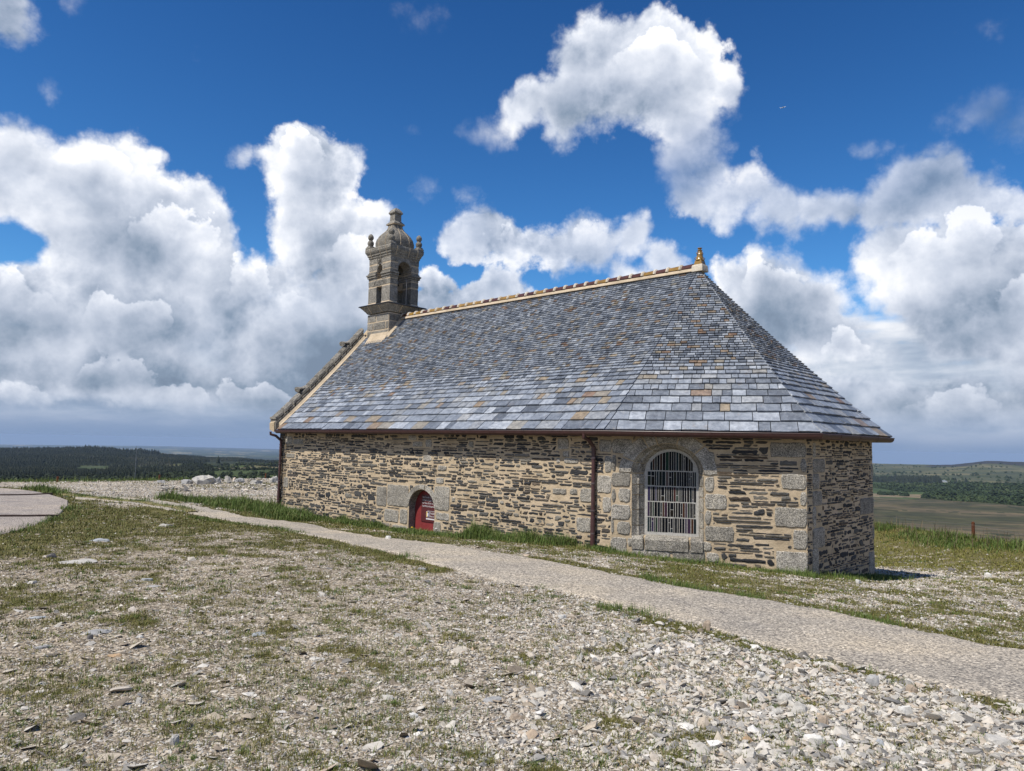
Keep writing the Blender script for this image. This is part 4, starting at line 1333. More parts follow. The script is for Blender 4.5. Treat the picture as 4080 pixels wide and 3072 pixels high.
# ---- roof: every slate laid, courses shrinking towards the ridge
def face_edge(name):
    return {'AB': (A2 + H2 * .06, B2, F2 + H2 * .06, E2), 'BC': (B2, C2, E2, E2), 'CD': (C2, D2, E2, E2),
            'DE': (D2, G2, E2, E2), 'EF': (G2, A2 + H2 * .06 + N2 * WID, E2, F2 + H2 * .06)}[name]
def slate_roof():
    V, Fq, dark = [], [], []
    rg = np.random.default_rng(3)
    # course table in t (shared, so courses meet round the hips)
    run = WID / 2
    slope_len = math.hypot(run, Z_RIDGE - Z_EAVE)
    ts, e = [0.0], .31
    while ts[-1] < 1:
        ts.append(ts[-1] + e / slope_len)
        e = max(.080, e * .90)
    ts = np.array(ts) / ts[-1] * .995
    nb = 0
    for nm in ('AB', 'BC', 'CD', 'DE', 'EF'):
        e0, e1, r0, r1 = face_edge(nm)
        coarse = nm in ('DE', 'EF')
        def P(t, u, lift):
            a, b = e0 + (r0 - e0) * t, e1 + (r1 - e1) * t
            q = a + (b - a) * u
            return np.array([q[0], q[1], Z_EAVE + roof_h(t)]) + nrm * lift
        out2 = np.array([(e1 - e0)[1], -(e1 - e0)[0]]); out2 /= np.linalg.norm(out2)
        runf = abs(np.dot(r0 - e0, out2))
        hgt = Z_RIDGE - Z_EAVE
        nrm = np.array([out2[0] * hgt, out2[1] * hgt, runf]); nrm /= np.linalg.norm(nrm)
        # under-roof sheet
        K = 12
        for i in range(K):
            t0, t1 = i / K, (i + 1) / K
            V += [P(t0, 0, -.02), P(t0, 1, -.02), P(t1, 1, -.02), P(t1, 0, -.02)]
            Fq.append((nb, nb + 1, nb + 2, nb + 3)); nb += 4; dark.append(len(Fq) - 1)
        for ci in range(len(ts) - 1):
            t0, t1 = ts[ci], ts[ci + 1]
            width = np.linalg.norm((e1 + (r1 - e1) * t0) - (e0 + (r0 - e0) * t0))
            if width < .06: continue
            expo = (t1 - t0) * slope_len
            mean = max(.10, min(.40, expo * 1.10 + .03))
            us = [0.0]
            x = 0.0
            while True:
                x += mean * rg.uniform(.55, 1.65)
                if x > width - mean * .4: break
                us.append(x / width)
            us.append(1.0)
            over = min(.35, 1.0) * (t1 - t0)
            # joint position is carried square up the slope, except at the hips
            w1 = np.linalg.norm((e1 + (r1 - e1) * t1) - (e0 + (r0 - e0) * t1))
            sh0 = np.dot((r0 - e0) * (t1 - t0), (e1 - e0) / np.linalg.norm(e1 - e0))
            for j in range(len(us) - 1):
                ua, ub = us[j], us[j + 1]
                xa, xb = ua * width - sh0, ub * width - sh0
                va = 0.0 if j == 0 else min(1, max(0, xa / max(w1, 1e-3)))
                vb = 1.0 if j == len(us) - 2 else min(1, max(0, xb / max(w1, 1e-3)))
                if vb - va < 1e-4 and w1 > .1: continue
                # soften towards the hips so that edge slates lean with them
                gp = .0065 / width
                th = rg.uniform(.015, .030) * (1.25 if expo > .2 else 1.0)
                tl = rg.uniform(-.004, .004)
                dz = rg.uniform(-.05, .05) * (t1 - t0)
                tb = t0 + dz * .6
                mid = (ua + ub) / 2
                lo = [P(tb + rg.uniform(-.03, .03) * (t1 - t0), ua + gp, th + .012 + tl), P(tb + rg.uniform(-.045, .045) * (t1 - t0), mid, th + .013), P(tb + rg.uniform(-.03, .03) * (t1 - t0), ub - gp, th + .012 - tl)]
                hi = [P(t1 + over * .2, vb - gp, .004), P(t1 + over * .2, va + gp, .004)]
                lb = [P(tb, ua + gp, .0), P(tb, mid, .0), P(tb, ub - gp, .0)]
                V += lo + hi + lb
                Fq += [(nb, nb + 1, nb + 2, nb + 3, nb + 4), (nb + 5, nb + 6, nb + 1, nb), (nb + 6, nb + 7, nb + 2, nb + 1), (nb + 5, nb, nb + 4), (nb + 7, nb + 3, nb + 2)]
                nb += 8
    mb = MB(); mb.v = [tuple(p) for p in V]; mb.f = Fq; mb.m = [0] * len(Fq)
    for i in dark: mb.m[i] = 1
    return mb
roof_o = slate_roof().build('roof', [M_SLATE, M_DARK], None, fix=False)
adopt(roof_o, chapel)
def slope_pt(s, t, lift=0.0):
    """Point on the nave roof: s along the eave from A, t up the slope."""
    q = A2 + H2 * s + N2 * WID / 2 * t
    out = np.array([-N2[0], -N2[1], 1.15]); out /= np.linalg.norm(out)
    return np.array([q[0], q[1], Z_EAVE + roof_h(t)]) + out * lift

# ---- ridge: glazed tiles bedded in mortar
rb = MB()
RS0, RS1 = A2 + H2 * 1.31 + N2 * WID / 2, E2 - H2 * .10
nt = 31
RL_ = np.linalg.norm(RS1 - RS0)
seq = [1, 0, 0, 1, 0, 0, 1, 1, 0, 0, 0, 1, 1, 0, 0, 1, 1, 0, 1, 1, 1, 1, 1, 0, 1, 1, 1, 0, 1, 0, 1]
hv, nv = np.array([*H2, 0]), np.array([*N2, 0])
zr = Z_RIDGE + .035
for s0, s1 in ((0, RL_ + .02),):
    rings = []
    for q in (0, RL_):
        c = np.array([*(RS0 + H2 * q), zr])
        rings.append([c + nv * x + np.array([0, 0, z]) for x, z in ((-.150, -.095), (-.118, -.030), (-.07, .0), (.07, .0), (.118, -.030), (.150, -.095))])
    rb.loft(rings, 0)
for i in range(nt):
    a, b = RL_ * i / nt + .035, RL_ * (i + 1) / nt - .03
    def half(q, r, dz=.0):
        c = np.array([*(RS0 + H2 * q), zr + dz])
        return [c + nv * r * math.cos(pi * j / 10) + np.array([0, 0, r * math.sin(pi * j / 10)]) for j in range(11)]
    rb.loft([half(a, .100), half((a + b) / 2, .106), half(b, .112)], 2 if seq[i % 31] else 1)
    # collar of mortar at each joint
    rb.loft([half(a - .07, .104), half(a - .05, .132), half(a - .015, .132), half(a + .01, .104)], 3)
ridge_o = rb.build('ridge', [M_FILLET, M_OCHRE, M_BROWN, M_WHITE], None, smooth=True)
adopt(ridge_o, chapel)
# ---- finial on its white mortar seat
fin = MB()
fc = np.array([*(E2 + H2 * .02), Z_RIDGE - .01])
FS = .62
def sq(c, r, z, n=16, k=1.0, ax=(hv, nv)):
    """Ring between a square (k=1) and a circle (k=0)."""
    out = []
    for i in range(n):
        a = 2 * pi * (i + .5) / n
        ca, sa = math.cos(a), math.sin(a)
        m = max(abs(ca), abs(sa))
        f = (1 / m) * k + (1 - k)
        out.append(c + FS * (ax[0] * r * f * ca + ax[1] * r * f * sa + np.array([0, 0, z])))
    return out
fin.loft([sq(fc, .235, -.10, 4), sq(fc, .215, .12, 4), sq(fc, .19, .165, 4)], 1)
fin.loft([sq(fc, .165, .16, 4), sq(fc, .135, .30, 4), sq(fc, .130, .335, 4)], 0)
prof = [(.165, .33), (.168, .345), (.150, .36), (.135, .44), (.112, .53), (.120, .545), (.105, .56), (.095, .62), (.066, .70), (.098, .71), (.098, .725), (.062, .735), (.058, .79), (.088, .80), (.086, .82), (.02, .83)]
fin.loft([sq(fc, r, z, 20, 0) for r, z in prof], 0)
fin_o = fin.build('finial', [M_OCHRE, M_WHITE], None, smooth=True)
adopt(fin_o, chapel)
for lev, rad, zz in ((0, .150, .40), (1, .112, .60)):
    for q in range(4):
        a = pi / 4 + q * pi / 2 + lev * .4
        dv = hv * math.cos(a) + nv * math.sin(a)
        t = MB()
        t.tube([fc + FS * dv * (rad - .02) + FS * np.array([0, 0, zz - .035]), fc + FS * dv * (rad + .035) + FS * np.array([0, 0, zz - .02]), fc + FS * dv * (rad + .045) + FS * np.array([0, 0, zz + .02]), fc + FS * dv * (rad + .02) + FS * np.array([0, 0, zz + .05]), fc + FS * dv * (rad - .03) + FS * np.array([0, 0, zz + .045])], .008, 7)
        o = t.build('handle', M_OCHRE, None, smooth=True)
        adopt(o, fin_o)

# ---- roof hooks
for s, t in ((3.2, .86), (6.0, .86), (8.95, .86)):
    pass
for px, py in ((1777, 1284), (2035, 1248), (2347, 1201)):
    best = min(((abs(0), s, t) for s in (0,) for t in (0,)))
    d = ray_px(px, py); o_ = np.array([0, 0, EYE])
    # meet the nave roof plane
    lo, hi = 5.0, 60.0
    for _ in range(60):
        m_ = (lo + hi) / 2
        q = o_ + d * m_
        tt = np.dot(q[:2] - A2, N2) / (WID / 2)
        if q[2] < Z_EAVE + roof_h(max(0, min(1, tt))): hi = m_
        else: lo = m_
    q = o_ + d * lo
    s = float(np.dot(q[:2] - A2, H2)); tt = float(np.dot(q[:2] - A2, N2) / (WID / 2))
    h = MB()
    p = slope_pt(s, tt, .02)
    up = slope_pt(s, tt + .02, .02) - p; up /= np.linalg.norm(up)
    h.loft([[p + hv * x + up * y + np.array([0, 0, z]) for x, z in ((-.07, -.01), (-.055, .05), (0, .075), (.055, .05), (.07, -.01))] for y, in ((-.09,), (.10,))], 0)
    h.tube([p - up * .08 + np.array([0, 0, .05]), p - up * .12 + np.array([0, 0, .075]), p - up * .13 + np.array([0, 0, .11])], .02, 7)
    adopt(h.build('roof_hook', M_DARK, None), chapel)

# ---- gutter and downpipes
gt = MB()
GZ = Z_EAVE - .035
def offs(d):
    return [inset(A2, nAB, nAB, -d) - H2 * .02, inset(B2, nAB, nBC, -d), inset(C2, nBC, nCD, -d), inset(D2, nCD, nDE, -d), inset(G2, nDE, N2, -d)]
rings = [[] for _ in range(5)]
gprof = [(-.065, .012), (-.060, -.03), (-.035, -.066), (0, -.078), (.035, -.066), (.060, -.03), (.066, .012), (.074, .018), (.070, .026), (.056, .020), (.050, -.026), (.028, -.056), (0, -.066), (-.028, -.056), (-.052, -.026), (-.056, .012)]
for (d, z) in gprof:
    for i, q in enumerate(offs(d - .02)):
        rings[i].append(np.array([*q, GZ + z]))
gt.loft(rings, 0)
# seams
ol0, ol1 = offs(-.02), None
for i in range(4):
    a, b = np.array(ol0[i]), np.array(ol0[i + 1])
    L = np.linalg.norm(b - a); dd = (b - a) / L; nn = np.array([dd[1], -dd[0]])
    for q in np.arange(.9, L - .1, 1.05):
        c = a + dd * q
        gt.loft([[np.array([*(c + dd * y + nn * x * 1.07), GZ + z * 1.07]) for x, z in gprof[:8]] + [np.array([*(c + dd * y), GZ - .02])] for y in (-.018, .018)], 0)
gut_o = gt.build('gutter', M_GUT, None, smooth=True)
adopt(gut_o, chapel)

def downpipe(w, s, foot_z, sdx, label=None):
    t = MB()
    g0 = np.array(w.pt(s, GZ - .05, OVER + .0))
    wp = lambda ss, z, o=.075: np.array(w.pt(ss, z, o))
    t.tube([g0 + np.array([0, 0, .02]), g0 + np.array([0, 0, -.06]), (g0 + wp(s + sdx, GZ - .26)) / 2 + np.array([0, 0, .0]), wp(s + sdx, GZ - .30), wp(s + sdx, GZ - .42)], .041, 12)
    t.tube([wp(s + sdx, GZ - .36), wp(s + sdx, foot_z + .55)], .040, 14)
    t.tube([wp(s + sdx, foot_z + .62), wp(s + sdx, foot_z + .60), wp(s + sdx, foot_z - .25)], [.047, .049, .046], 14, 1)
    for zz in (GZ - .33, GZ - .44, foot_z + .60):
        t.tube([wp(s + sdx, zz), wp(s + sdx, zz + .03)], .047, 14)
    o = t.build('downpipe', [M_GUT, M_GUT], None, smooth=True)
    adopt(o, chapel)
    for zz in (GZ - .52, GZ - 1.02, GZ - 1.55, foot_z + .28):
        c = MB()
        c.tube([wp(s + sdx, zz), wp(s + sdx, zz + .028)], .050, 14)
        c.tube([wp(s + sdx, zz + .014, .03), wp(s + sdx, zz + .014, -.01)], .012, 6)
        adopt(c.build('pipe_clip', M_BRKT, None, smooth=True), o)
    return o
fz = lambda w, s: float(terrain(*(w.p0 + w.d * s + w.n * .1)))
sA = WAB.sz(1120, 1950)[0]
downpipe(WAB, sA - .18, fz(WAB, .1), .18)
sB_ = WAB.sz(2372, 2000)[0]
downpipe(WAB, sB_ - .04, fz(WAB, WAB.L - .2), .04)

# ---- door
dm = MB()
dep = .20
ol = arch_outline(DOOR[0] - .02, DOOR[1] + .02, DOOR[2], DOOR[3], DOOR[4] + .02)
dm.prism([WAB.pt(s, z, -dep - .05) for s, z in ol], np.array([*WAB.n, 0]) * .05, 0)
for s in np.linspace(DOOR[0] + .2, DOOR[1] - .12, 5):
    for z in (DOOR[3] - .28, DOOR[3] - .50, DOOR[3] - .74):
        dm.tube([WAB.pt(s, z, -dep - .002), WAB.pt(s, z, -dep + .004)], [.009, .005], 7)
door_o = dm.build('door', M_RED, None)
adopt(door_o, chapel)
# notice board on the door
S0, Z1 = DOOR[0] + .22, DOOR[3] + .34
BW, BH = .74, .66
S0 = DOOR[1] - BW + .02
bd = MB()
bd.prism([WAB.pt(s, z, -dep + .001) for s, z in ((S0, Z1 - BH), (S0 + BW, Z1 - BH), (S0 + BW, Z1), (S0, Z1))], np.array([*WAB.n, 0]) * .018, 0)
board = bd.build('notice_board', M_MAROON, None)
adopt(board, chapel)
ux, uz, un = Vector((WAB.d[0], WAB.d[1], 0)), Vector((0, 0, 1)), Vector((WAB.n[0], WAB.n[1], 0))
def text(body, s, z, size, mat, parent, name='lettering', just='LEFT', width=None):
    cu = bpy.data.curves.new(name, 'FONT')
    cu.body = body
    cu.size = size
    cu.extrude = .0008
    cu.align_x = just
    o = bpy.data.objects.new(name, cu)
    COL.objects.link(o)
    p = WAB.pt(s, z, -dep + .0215)
    o.matrix_world = Matrix(((ux[0], uz[0], un[0], p[0]), (ux[1], uz[1], un[1], p[1]), (ux[2], uz[2], un[2], p[2]), (0, 0, 0, 1)))
    bpy.context.view_layer.update()
    dg = bpy.context.evaluated_depsgraph_get()
    me = bpy.data.meshes.new_from_object(o.evaluated_get(dg))
    if width and len(me.vertices):
        mx = max(v.co.x for v in me.vertices)
        for v in me.vertices: v.co.x *= width / mx
    mo = bpy.data.objects.new(name, me)
    COL.objects.link(mo)
    me.materials.clear(); me.materials.append(mat)
    mo.matrix_world = o.matrix_world.copy()
    bpy.data.objects.remove(o)
    bpy.context.view_layer.update()
    adopt(mo, parent)
    return mo
lines = ['Après l\'incendie, le Conseil départemental', 'du Finistère s\'engage pour la restauration', 'des  Monts  d\'Arrée  et  de  la  chapelle', 'Saint-Michel de Brasparts.']
zz = Z1 - .075
for i, ln in enumerate(lines):
    text(ln, S0 + .045, zz, .062, M_LET, board, width=(.66 if i < 3 else .44))
    zz -= .074
text('Travaux de restauration', S0 + .25, zz - .03, .036, M_LET, board, width=.28)
lg = MB()
LS, LZ = S0 + .20, Z1 - BH + .055
for (a, b, c, d, mi) in ((0, .06, .12, .20, 0), (.005, .065, .055, .19, 1), (.055, .065, .11, .195, 2), (.03, .085, .085, .165, 0), (0, .005, .40, .035, 0)):
    lg.prism([WAB.pt(LS + s, LZ + z, -dep + .0195 + .0006 * len(lg.f) / 6) for s, z in ((a, b), (c, b), (c, d), (a, d))], np.array([*WAB.n, 0]) * .0015, mi)
adopt(lg.build('logo', [M_LET, M_YEL, M_BLUE], None), board)
text('Finistère', LS + .135, LZ + .135, .085, M_LET, board, width=.26)
text('Penn-ar-Bed', LS + .135, LZ + .068, .065, M_LET, board, width=.26)

# ---- window: thick glass strips set in concrete
wn = MB()
ol = arch_outline(WINI[0] - .02, WINI[1] + .02, WINI[2] - .03, WINI[3], WINI[4] + .02, 24)
wn.prism([WBC.pt(s, z, -.27) for s, z in ol], np.array([*WBC.n, 0]) * .07, 0)
win_o = wn.build('window', M_CONC, None)
adopt(win_o, chapel)
gl = MB()
rg = np.random.default_rng(12)
gin = (WINI[0] + .055, WINI[1] - .045, WINI[2] + .06, WINI[3], WINI[4] - .05)
zl = gin[2]
rowz = np.linspace(gin[2], gin[3] + .05, 5)
cA, rA = (gin[0] + gin[1]) / 2, (gin[1] - gin[0]) / 2
for k_ in range(5):
    za, zb_ = (rowz[k_] + .010, rowz[k_ + 1] - .010) if k_ < 4 else (rowz[4] + .010, 99)
    s = gin[0]
    while s < gin[1] - .02:
        wd = float(rg.choice([.022, .028, .034, .041, .050, .060], p=[.06, .16, .30, .28, .14, .06]))
        s1 = min(s + wd, gin[1])
        def topz(x):
            return gin[3] + gin[4] * math.sqrt(max(0, 1 - ((x - cA) / rA) ** 2))
        t0, t1 = (zb_, zb_) if k_ < 4 else (topz(s + .002), topz(s1 - .002))
        if min(t0, t1) > za + .02:
            cuts = [0, 1]
            if rg.random() < .22: cuts = [0, rg.uniform(.2, .8), 1]
            for c0, c1 in zip(cuts[:-1], cuts[1:]):
                pa = .006 if len(cuts) > 2 else 0
                q = [(s + .001, za + (t0 - za) * c0 + pa), (s1 - .001, za + (t1 - za) * c0 + pa), (s1 - .001, za + (t1 - za) * c1 - pa), (s + .001, za + (t0 - za) * c1 - pa)]
                gl.prism([WBC.pt(a, b, -.205) for a, b in q], np.array([*WBC.n, 0]) * .008, 0)
        s = s1 + float(rg.uniform(.006, .011))
adopt(gl.build('pane', M_GLASS, None), win_o)

# ---- west gable coping, kneelers and mortar fillet
cp = MB()
def rake(t, a, lift):
    """Point on the gable rake: a along the nave from the gable face, lift above the roof slope."""
    q = A2 + N2 * WID / 2 * t + H2 * a
    return np.array([q[0], q[1], Z_EAVE + roof_h(t) + lift])
TC = .85
nb_ = 11
for i in range(nb_):
    t0, t1 = i / nb_ * TC + .012, (i + 1) / nb_ * TC - .004
    rings = []
    for t in (t0, (t0 + t1) / 2, t1):
        j = rg.uniform(-.012, .012)
        rings.append([rake(t, -.35 + -.10 + j, .02), rake(t, -.35 + -.13 + j, .22), rake(t, -.35 + -.06 + j, .36), rake(t, -.35 + .10 + j, .385), rake(t, -.35 + .21 + j, .33), rake(t, -.35 + .23 + j, .24), rake(t, -.35 + .16, .20), rake(t, -.35 + .16, -.05)])
    cp.loft(rings, 0)
cp.loft([[rake(t, -.35 + -.08, 0), rake(t, -.35 + -.10, .20), rake(t, -.35 + .18, .22), rake(t, -.35 + .2, -.08)] for t in np.linspace(.0, TC, 8)], 1)
for i in range(14):                                  # little stones under the coping, between it and the fillet
    t0, t1 = i / 14 * TC + .006, (i + 1) / 14 * TC - .006
    cp.loft([[rake(t, -.35 + .15, -.04), rake(t, -.35 + .15, .21), rake(t, -.35 + .25 + rg.uniform(-.01, .01), .19), rake(t, -.35 + .27, .0)] for t in (t0, t1)], 0)
cop_o = cp.build('coping', [mat_granite('dark_granite', .56), M_MORT], None)
adopt(cop_o, chapel)
fl = MB()
fl.loft([[rake(t, -.075, .12), rake(t, -.02, .055), rake(t, .045, .034), rake(t, .05, -.06), rake(t, -.075, -.06)] for t in np.linspace(.03, .845, 16)], 0)
# mortar skirt round the foot of the belfry
adopt(fl.build('fillet', M_FILLET, None), chapel)
def knob(t, kind):
    k = MB()
    b = rake(t, -.31, .30)
    e = np.array([*(N2 * WID / 2), (Z_RIDGE - Z_EAVE)]); e /= np.linalg.norm(e)
    dn = -e
    up = np.cross(np.array([*H2, 0]), e); up = up if up[2] > 0 else -up
    prof = [(-.14, .0, .11), (-.02, .05, .11), (.06, .12, .10), (.12, .19, .11), (.17, .22, .13), (.20, .17, .12)]
    rings = []
    for x, y, r in prof:
        c = b + dn * x + up * y * .8
        rings.append([c + np.array([*H2, 0]) * r * math.cos(2 * pi * q / 10) * 1.2 + (up * .8 - dn * .3) * r * math.sin(2 * pi * q / 10) * .62 for q in range(10)])
    k.loft(rings, 0)
    o = k.build('crocket', M_BELF, None, smooth=True)
    adopt(o, cop_o)
knob(.285, 0); knob(.715, 0)
kn = MB()
kb = np.array([*(A2 - H2 * .30), 0]); of = np.array([*nAB, 0])
for (z0, z1, x) in ((.02, .12, .0), (.12, .22, .05), (.22, .32, .11), (.32, .40, .16)):
    kn.loft([[kb + np.array([*H2, 0]) * a + of * (x * .5 - .10 + b_) + np.array([0, 0, Z_EAVE + z]) for a, b_ in ((-.12 - x * .4, .0), (.17, .0), (.17, -.3), (-.12 - x * .4, -.3))] for z in (z0 + .004, z1)], 0)
adopt(kn.build('kneeler', M_BELF, None), chapel)

# ------------------------------------------------------------------ belfry on the west gable
BC = F2 + H2 * .7008
hv3, nv3 = np.array([*H2, 0]), np.array([*N2, 0])
def bp(a, b, z):
    q = BC + H2 * a + N2 * b
    return np.array([q[0], q[1], EYE + z])
brg = np.random.default_rng(8)
def block(mb, a0, a1, b0, b1, z0, z1, mi=0, bev=.012):
    j = lambda: brg.uniform(-.006, .006)
    def ring(d, z): return [bp(a0 + d + j(), b0 + d + j(), z), bp(a1 - d + j(), b0 + d + j(), z), bp(a1 - d + j(), b1 - d + j(), z), bp(a0 + d + j(), b1 - d + j(), z)]
    mb.loft([ring(bev, z0), ring(0, z0 + bev), ring(0, (z0 + z1) / 2), ring(0, z1 - bev), ring(bev, z1)], mi)
def core(mb, a0, a1, b0, b1, z0, z1, mi=2, d=.0):
    mb.loft([[bp(a0 + d, b0 + d, z), bp(a1 - d, b0 + d, z), bp(a1 - d, b1 - d, z), bp(a0 + d, b1 - d, z)] for z in (z0, z1)], mi)
def sqring(r, z, k=1.0, n=24, c=(0, 0)):
    out = []
    for i in range(n):
        a = 2 * pi * (i + .5) / n
        ca, sa = math.cos(a), math.sin(a)
        f = (1 / max(abs(ca), abs(sa))) * k + (1 - k) * 1.0
        out.append(bp(c[0] + r * f * ca, c[1] + r * f * sa, z))
    return out
def sq4(r, z, c=(0, 0)):
    return [bp(c[0] + x * r, c[1] + y * r, z) for x, y in ((-1, -1), (1, -1), (1, 1), (-1, 1))]

bm_ = MB()
HB = .594
# pier: courses of blocks round a mortar core
core(bm_, -HB, HB, -HB, HB, 2.6, 4.28)
zc = [2.7, 3.05, 3.42, 3.72, 4.0, 4.27]
for i in range(5):
    z0, z1 = zc[i] + .016, zc[i + 1] - .016
    cuts = sorted(brg.uniform(-.45, .45, 2)) if i % 2 else [brg.uniform(-.35, .1)]
    xs = [-HB] + list(cuts) + [HB]
    for x0, x1 in zip(xs[:-1], xs[1:]):
        if x1 - x0 < .1: continue
        block(bm_, x0 + .016, x1 - .016, -HB - .008, 0, z0, z1)
        block(bm_, HB - .3, HB + .008, x0 + .016, x1 - .016, z0, z1)
        block(bm_, -HB - .004, -HB + .3, x0 + .012, x1 - .012, z0, z1)
        block(bm_, x0 + .012, x1 - .012, 0, HB + .004, z0, z1)
# lantern: four corner piers, pierced on every side
OA, OB = .148, .285
cz = [(4.66, 5.215), (5.235, 5.44), (5.765, 5.985), (6.0, 6.21)]
for sa in (-1, 1):
    for sb in (-1, 1):
        a0, a1 = sorted((sa * OA, sa * HB)); b0, b1 = sorted((sb * OB, sb * HB))
        core(bm_, a0, a1, b0, b1, 4.58, 6.21)
        for z0, z1 in cz:
            block(bm_, a0 - .006, a1 + .006, b0 - .006, b1 + .006, z0 + .014, z1 - .012)
        # flared mortar foot
        bm_.loft([[bp(x, y, z) for x, y in ((a0 - d * (sa < 0), b0 - d * (sb < 0)), (a1 + d * (sa > 0), b0 - d * (sb < 0)), (a1 + d * (sa > 0), b1 + d * (sb > 0)), (a0 - d * (sa < 0), b1 + d * (sb > 0)))] for d, z in ((.055, 4.58), (.03, 4.63), (.004, 4.675))], 2)
        # moulded imposts
        for d, z0, z1 in ((.010, 5.46, 5.53), (.045, 5.535, 5.60), (.075, 5.605, 5.66), (.035, 5.665, 5.715), (.008, 5.72, 5.755)):
            block(bm_, a0 - (d if sa < 0 else .003), a1 + (d if sa > 0 else .003), b0 - (d if sb < 0 else .003), b1 + (d if sb > 0 else .003), z0, z1, 0, .006)
# between the piers, on the faces parallel to the nave
for sb in (-1, 1):
    b0, b1 = sorted((sb * OB, sb * (HB - .004)))
    core(bm_, -OA - .02, OA + .02, b0, b1, 5.215, 5.475)
    block(bm_, -.40, .40, *(sorted((sb * (OB + .1), sb * (HB + .006)))), 5.235, 5.445)
    # carved scrolls on the middle block
    for q in range(9):
        a = -.34 + q * .085
        bm_.tube([bp(a + .035 * math.cos(t), sb * (HB + .008), 5.34 + .07 * math.sin(t * (1 + q % 2))) for t in np.linspace(0, 5.2, 9)], .011, 6)
    arch = [(-OA - .02, 6.21), (-OA - .02, 5.80), (-OA, 5.80)] + [(-OA * math.cos(pi * i / 10), 5.815 + OA * math.sin(pi * i / 10)) for i in range(11)] + [(OA, 5.80), (OA + .02, 5.80), (OA + .02, 6.21)]
    bm_.prism([bp(a, b0 + .004, z) for a, z in arch], nv3 * (b1 - b0), 0)
    block(bm_, -.06, .06, *(sorted((sb * (OB + .1), sb * (HB + .03)))), 5.97, 6.19)
    bm_.tube([bp(.0, sb * (HB + .03), 6.17), bp(.02, sb * (HB + .05), 6.1), bp(-.02, sb * (HB + .045), 6.02), bp(0, sb * (HB + .02), 5.97)], [.05, .045, .04, .02], 8)
# the through-arch for the bell
for sa in (-1, 1):
    a0, a1 = sorted((sa * OA, sa * (HB - .004)))
    arch = [(-OB - .02, 6.21), (-OB - .02, 5.77), (-OB, 5.77)] + [(-OB * math.cos(pi * i / 14), 5.79 + OB * math.sin(pi * i / 14)) for i in range(15)] + [(OB, 5.77), (OB + .02, 5.77), (OB + .02, 6.21)]
    bm_.prism([bp(a0 + .003, b, z) for b, z in arch], hv3 * (a1 - a0), 0)
core(bm_, -HB, HB, -HB, HB, 6.205, 6.30)
bel_o = bm_.build('belfry', [M_BELF, M_MORT, M_FILLET], None)
adopt(bel_o, chapel)
lm_ = MB()
lm_.loft([sq4(r, z) for r, z in ((.598, 4.31), (.625, 4.335), (.64, 4.37), (.68, 4.41), (.72, 4.46), (.77, 4.51), (.795, 4.537))], 0)
lm_.loft([sq4(r, z) for r, z in ((.825, 4.539), (.83, 4.56), (.80, 4.583), (.55, 4.60))], 1)
for a, b in ((-.35, -1), (.25, -1), (.55, 1), (-.2, 1)):        # mortar joints of the ledge
    pts = [(.60, 4.315), (.63, 4.34), (.645, 4.37), (.685, 4.41), (.725, 4.46), (.775, 4.51), (.80, 4.53)]
    if b < 0: lm_.tube([bp(a, -r - .003, z) for r, z in pts], .016, 6, 2)
    else: lm_.tube([bp(r + .003, a, z) for r, z in pts], .016, 6, 2)
adopt(lm_.build('ledge', [M_BELF, M_LEAD, M_FILLET], None), bel_o)
cm = MB()
cm.loft([sq4(r, z) for r, z in ((.60, 6.20), (.622, 6.235), (.625, 6.28), (.655, 6.31), (.655, 6.345), (.685, 6.39), (.71, 6.44), (.715, 6.53), (.705, 6.565), (.60, 6.59))], 0)
for a in (-.42, .1, .45):
    for s_ in (0, 1):
        pts = [(.625, 6.235), (.658, 6.31), (.688, 6.39), (.713, 6.44), (.718, 6.53)]
        cm.tube([bp(a, -r, z) if s_ == 0 else bp(r, a, z) for r, z in pts], .013, 6, 1)
adopt(cm.build('cornice', [M_BELF, M_FILLET], None), bel_o)
dm_ = MB()
DP = [(.57, 6.585, .62), (.60, 6.68, .60), (.605, 6.79, .58), (.575, 6.91, .55), (.51, 7.03, .5), (.415, 7.13, .5), (.315, 7.22, .5), (.25, 7.31, .55), (.215, 7.40, .7), (.205, 7.475, .9)]
dm_.loft([sqring(r * (1 if k > .7 else .93), z, k, 32) for r, z, k in DP], 0)
dome_o = dm_.build('dome', [M_BELF], None, smooth=True)
adopt(dome_o, bel_o)
rib = MB()
for q in range(4):
    for off in (-.30, .34):
        a0 = q * pi / 2 + off
        pts = []
        for r, z, k in DP[:-1]:
            r *= (1 if k > .7 else .93)
            ca, sa = math.cos(a0), math.sin(a0)
            f = (1 / max(abs(ca), abs(sa))) * k + (1 - k)
            pts.append(bp((r * f + .002) * ca, (r * f + .002) * sa, z))
        rib.tube(pts, .011, 6, 0)
adopt(rib.build('mortar_joint', [M_FILLET], None, smooth=True), dome_o)
sp = MB()
sp.loft([sq4(r, z) for r, z in ((.225, 7.455), (.225, 7.485), (.185, 7.53), (.155, 7.56), (.14, 7.60), (.135, 7.80), (.145, 7.825), (.175, 7.85), (.178, 7.875), (.16, 7.92), (.13, 7.97), (.08, 8.03), (.02, 8.065))], 0)
sp.loft([sq4(r, z) for r, z in ((.215, 7.435), (.232, 7.45), (.232, 7.46), (.215, 7.47))], 1)
adopt(sp.build('capstone', [M_BELF, M_FILLET], None), bel_o)
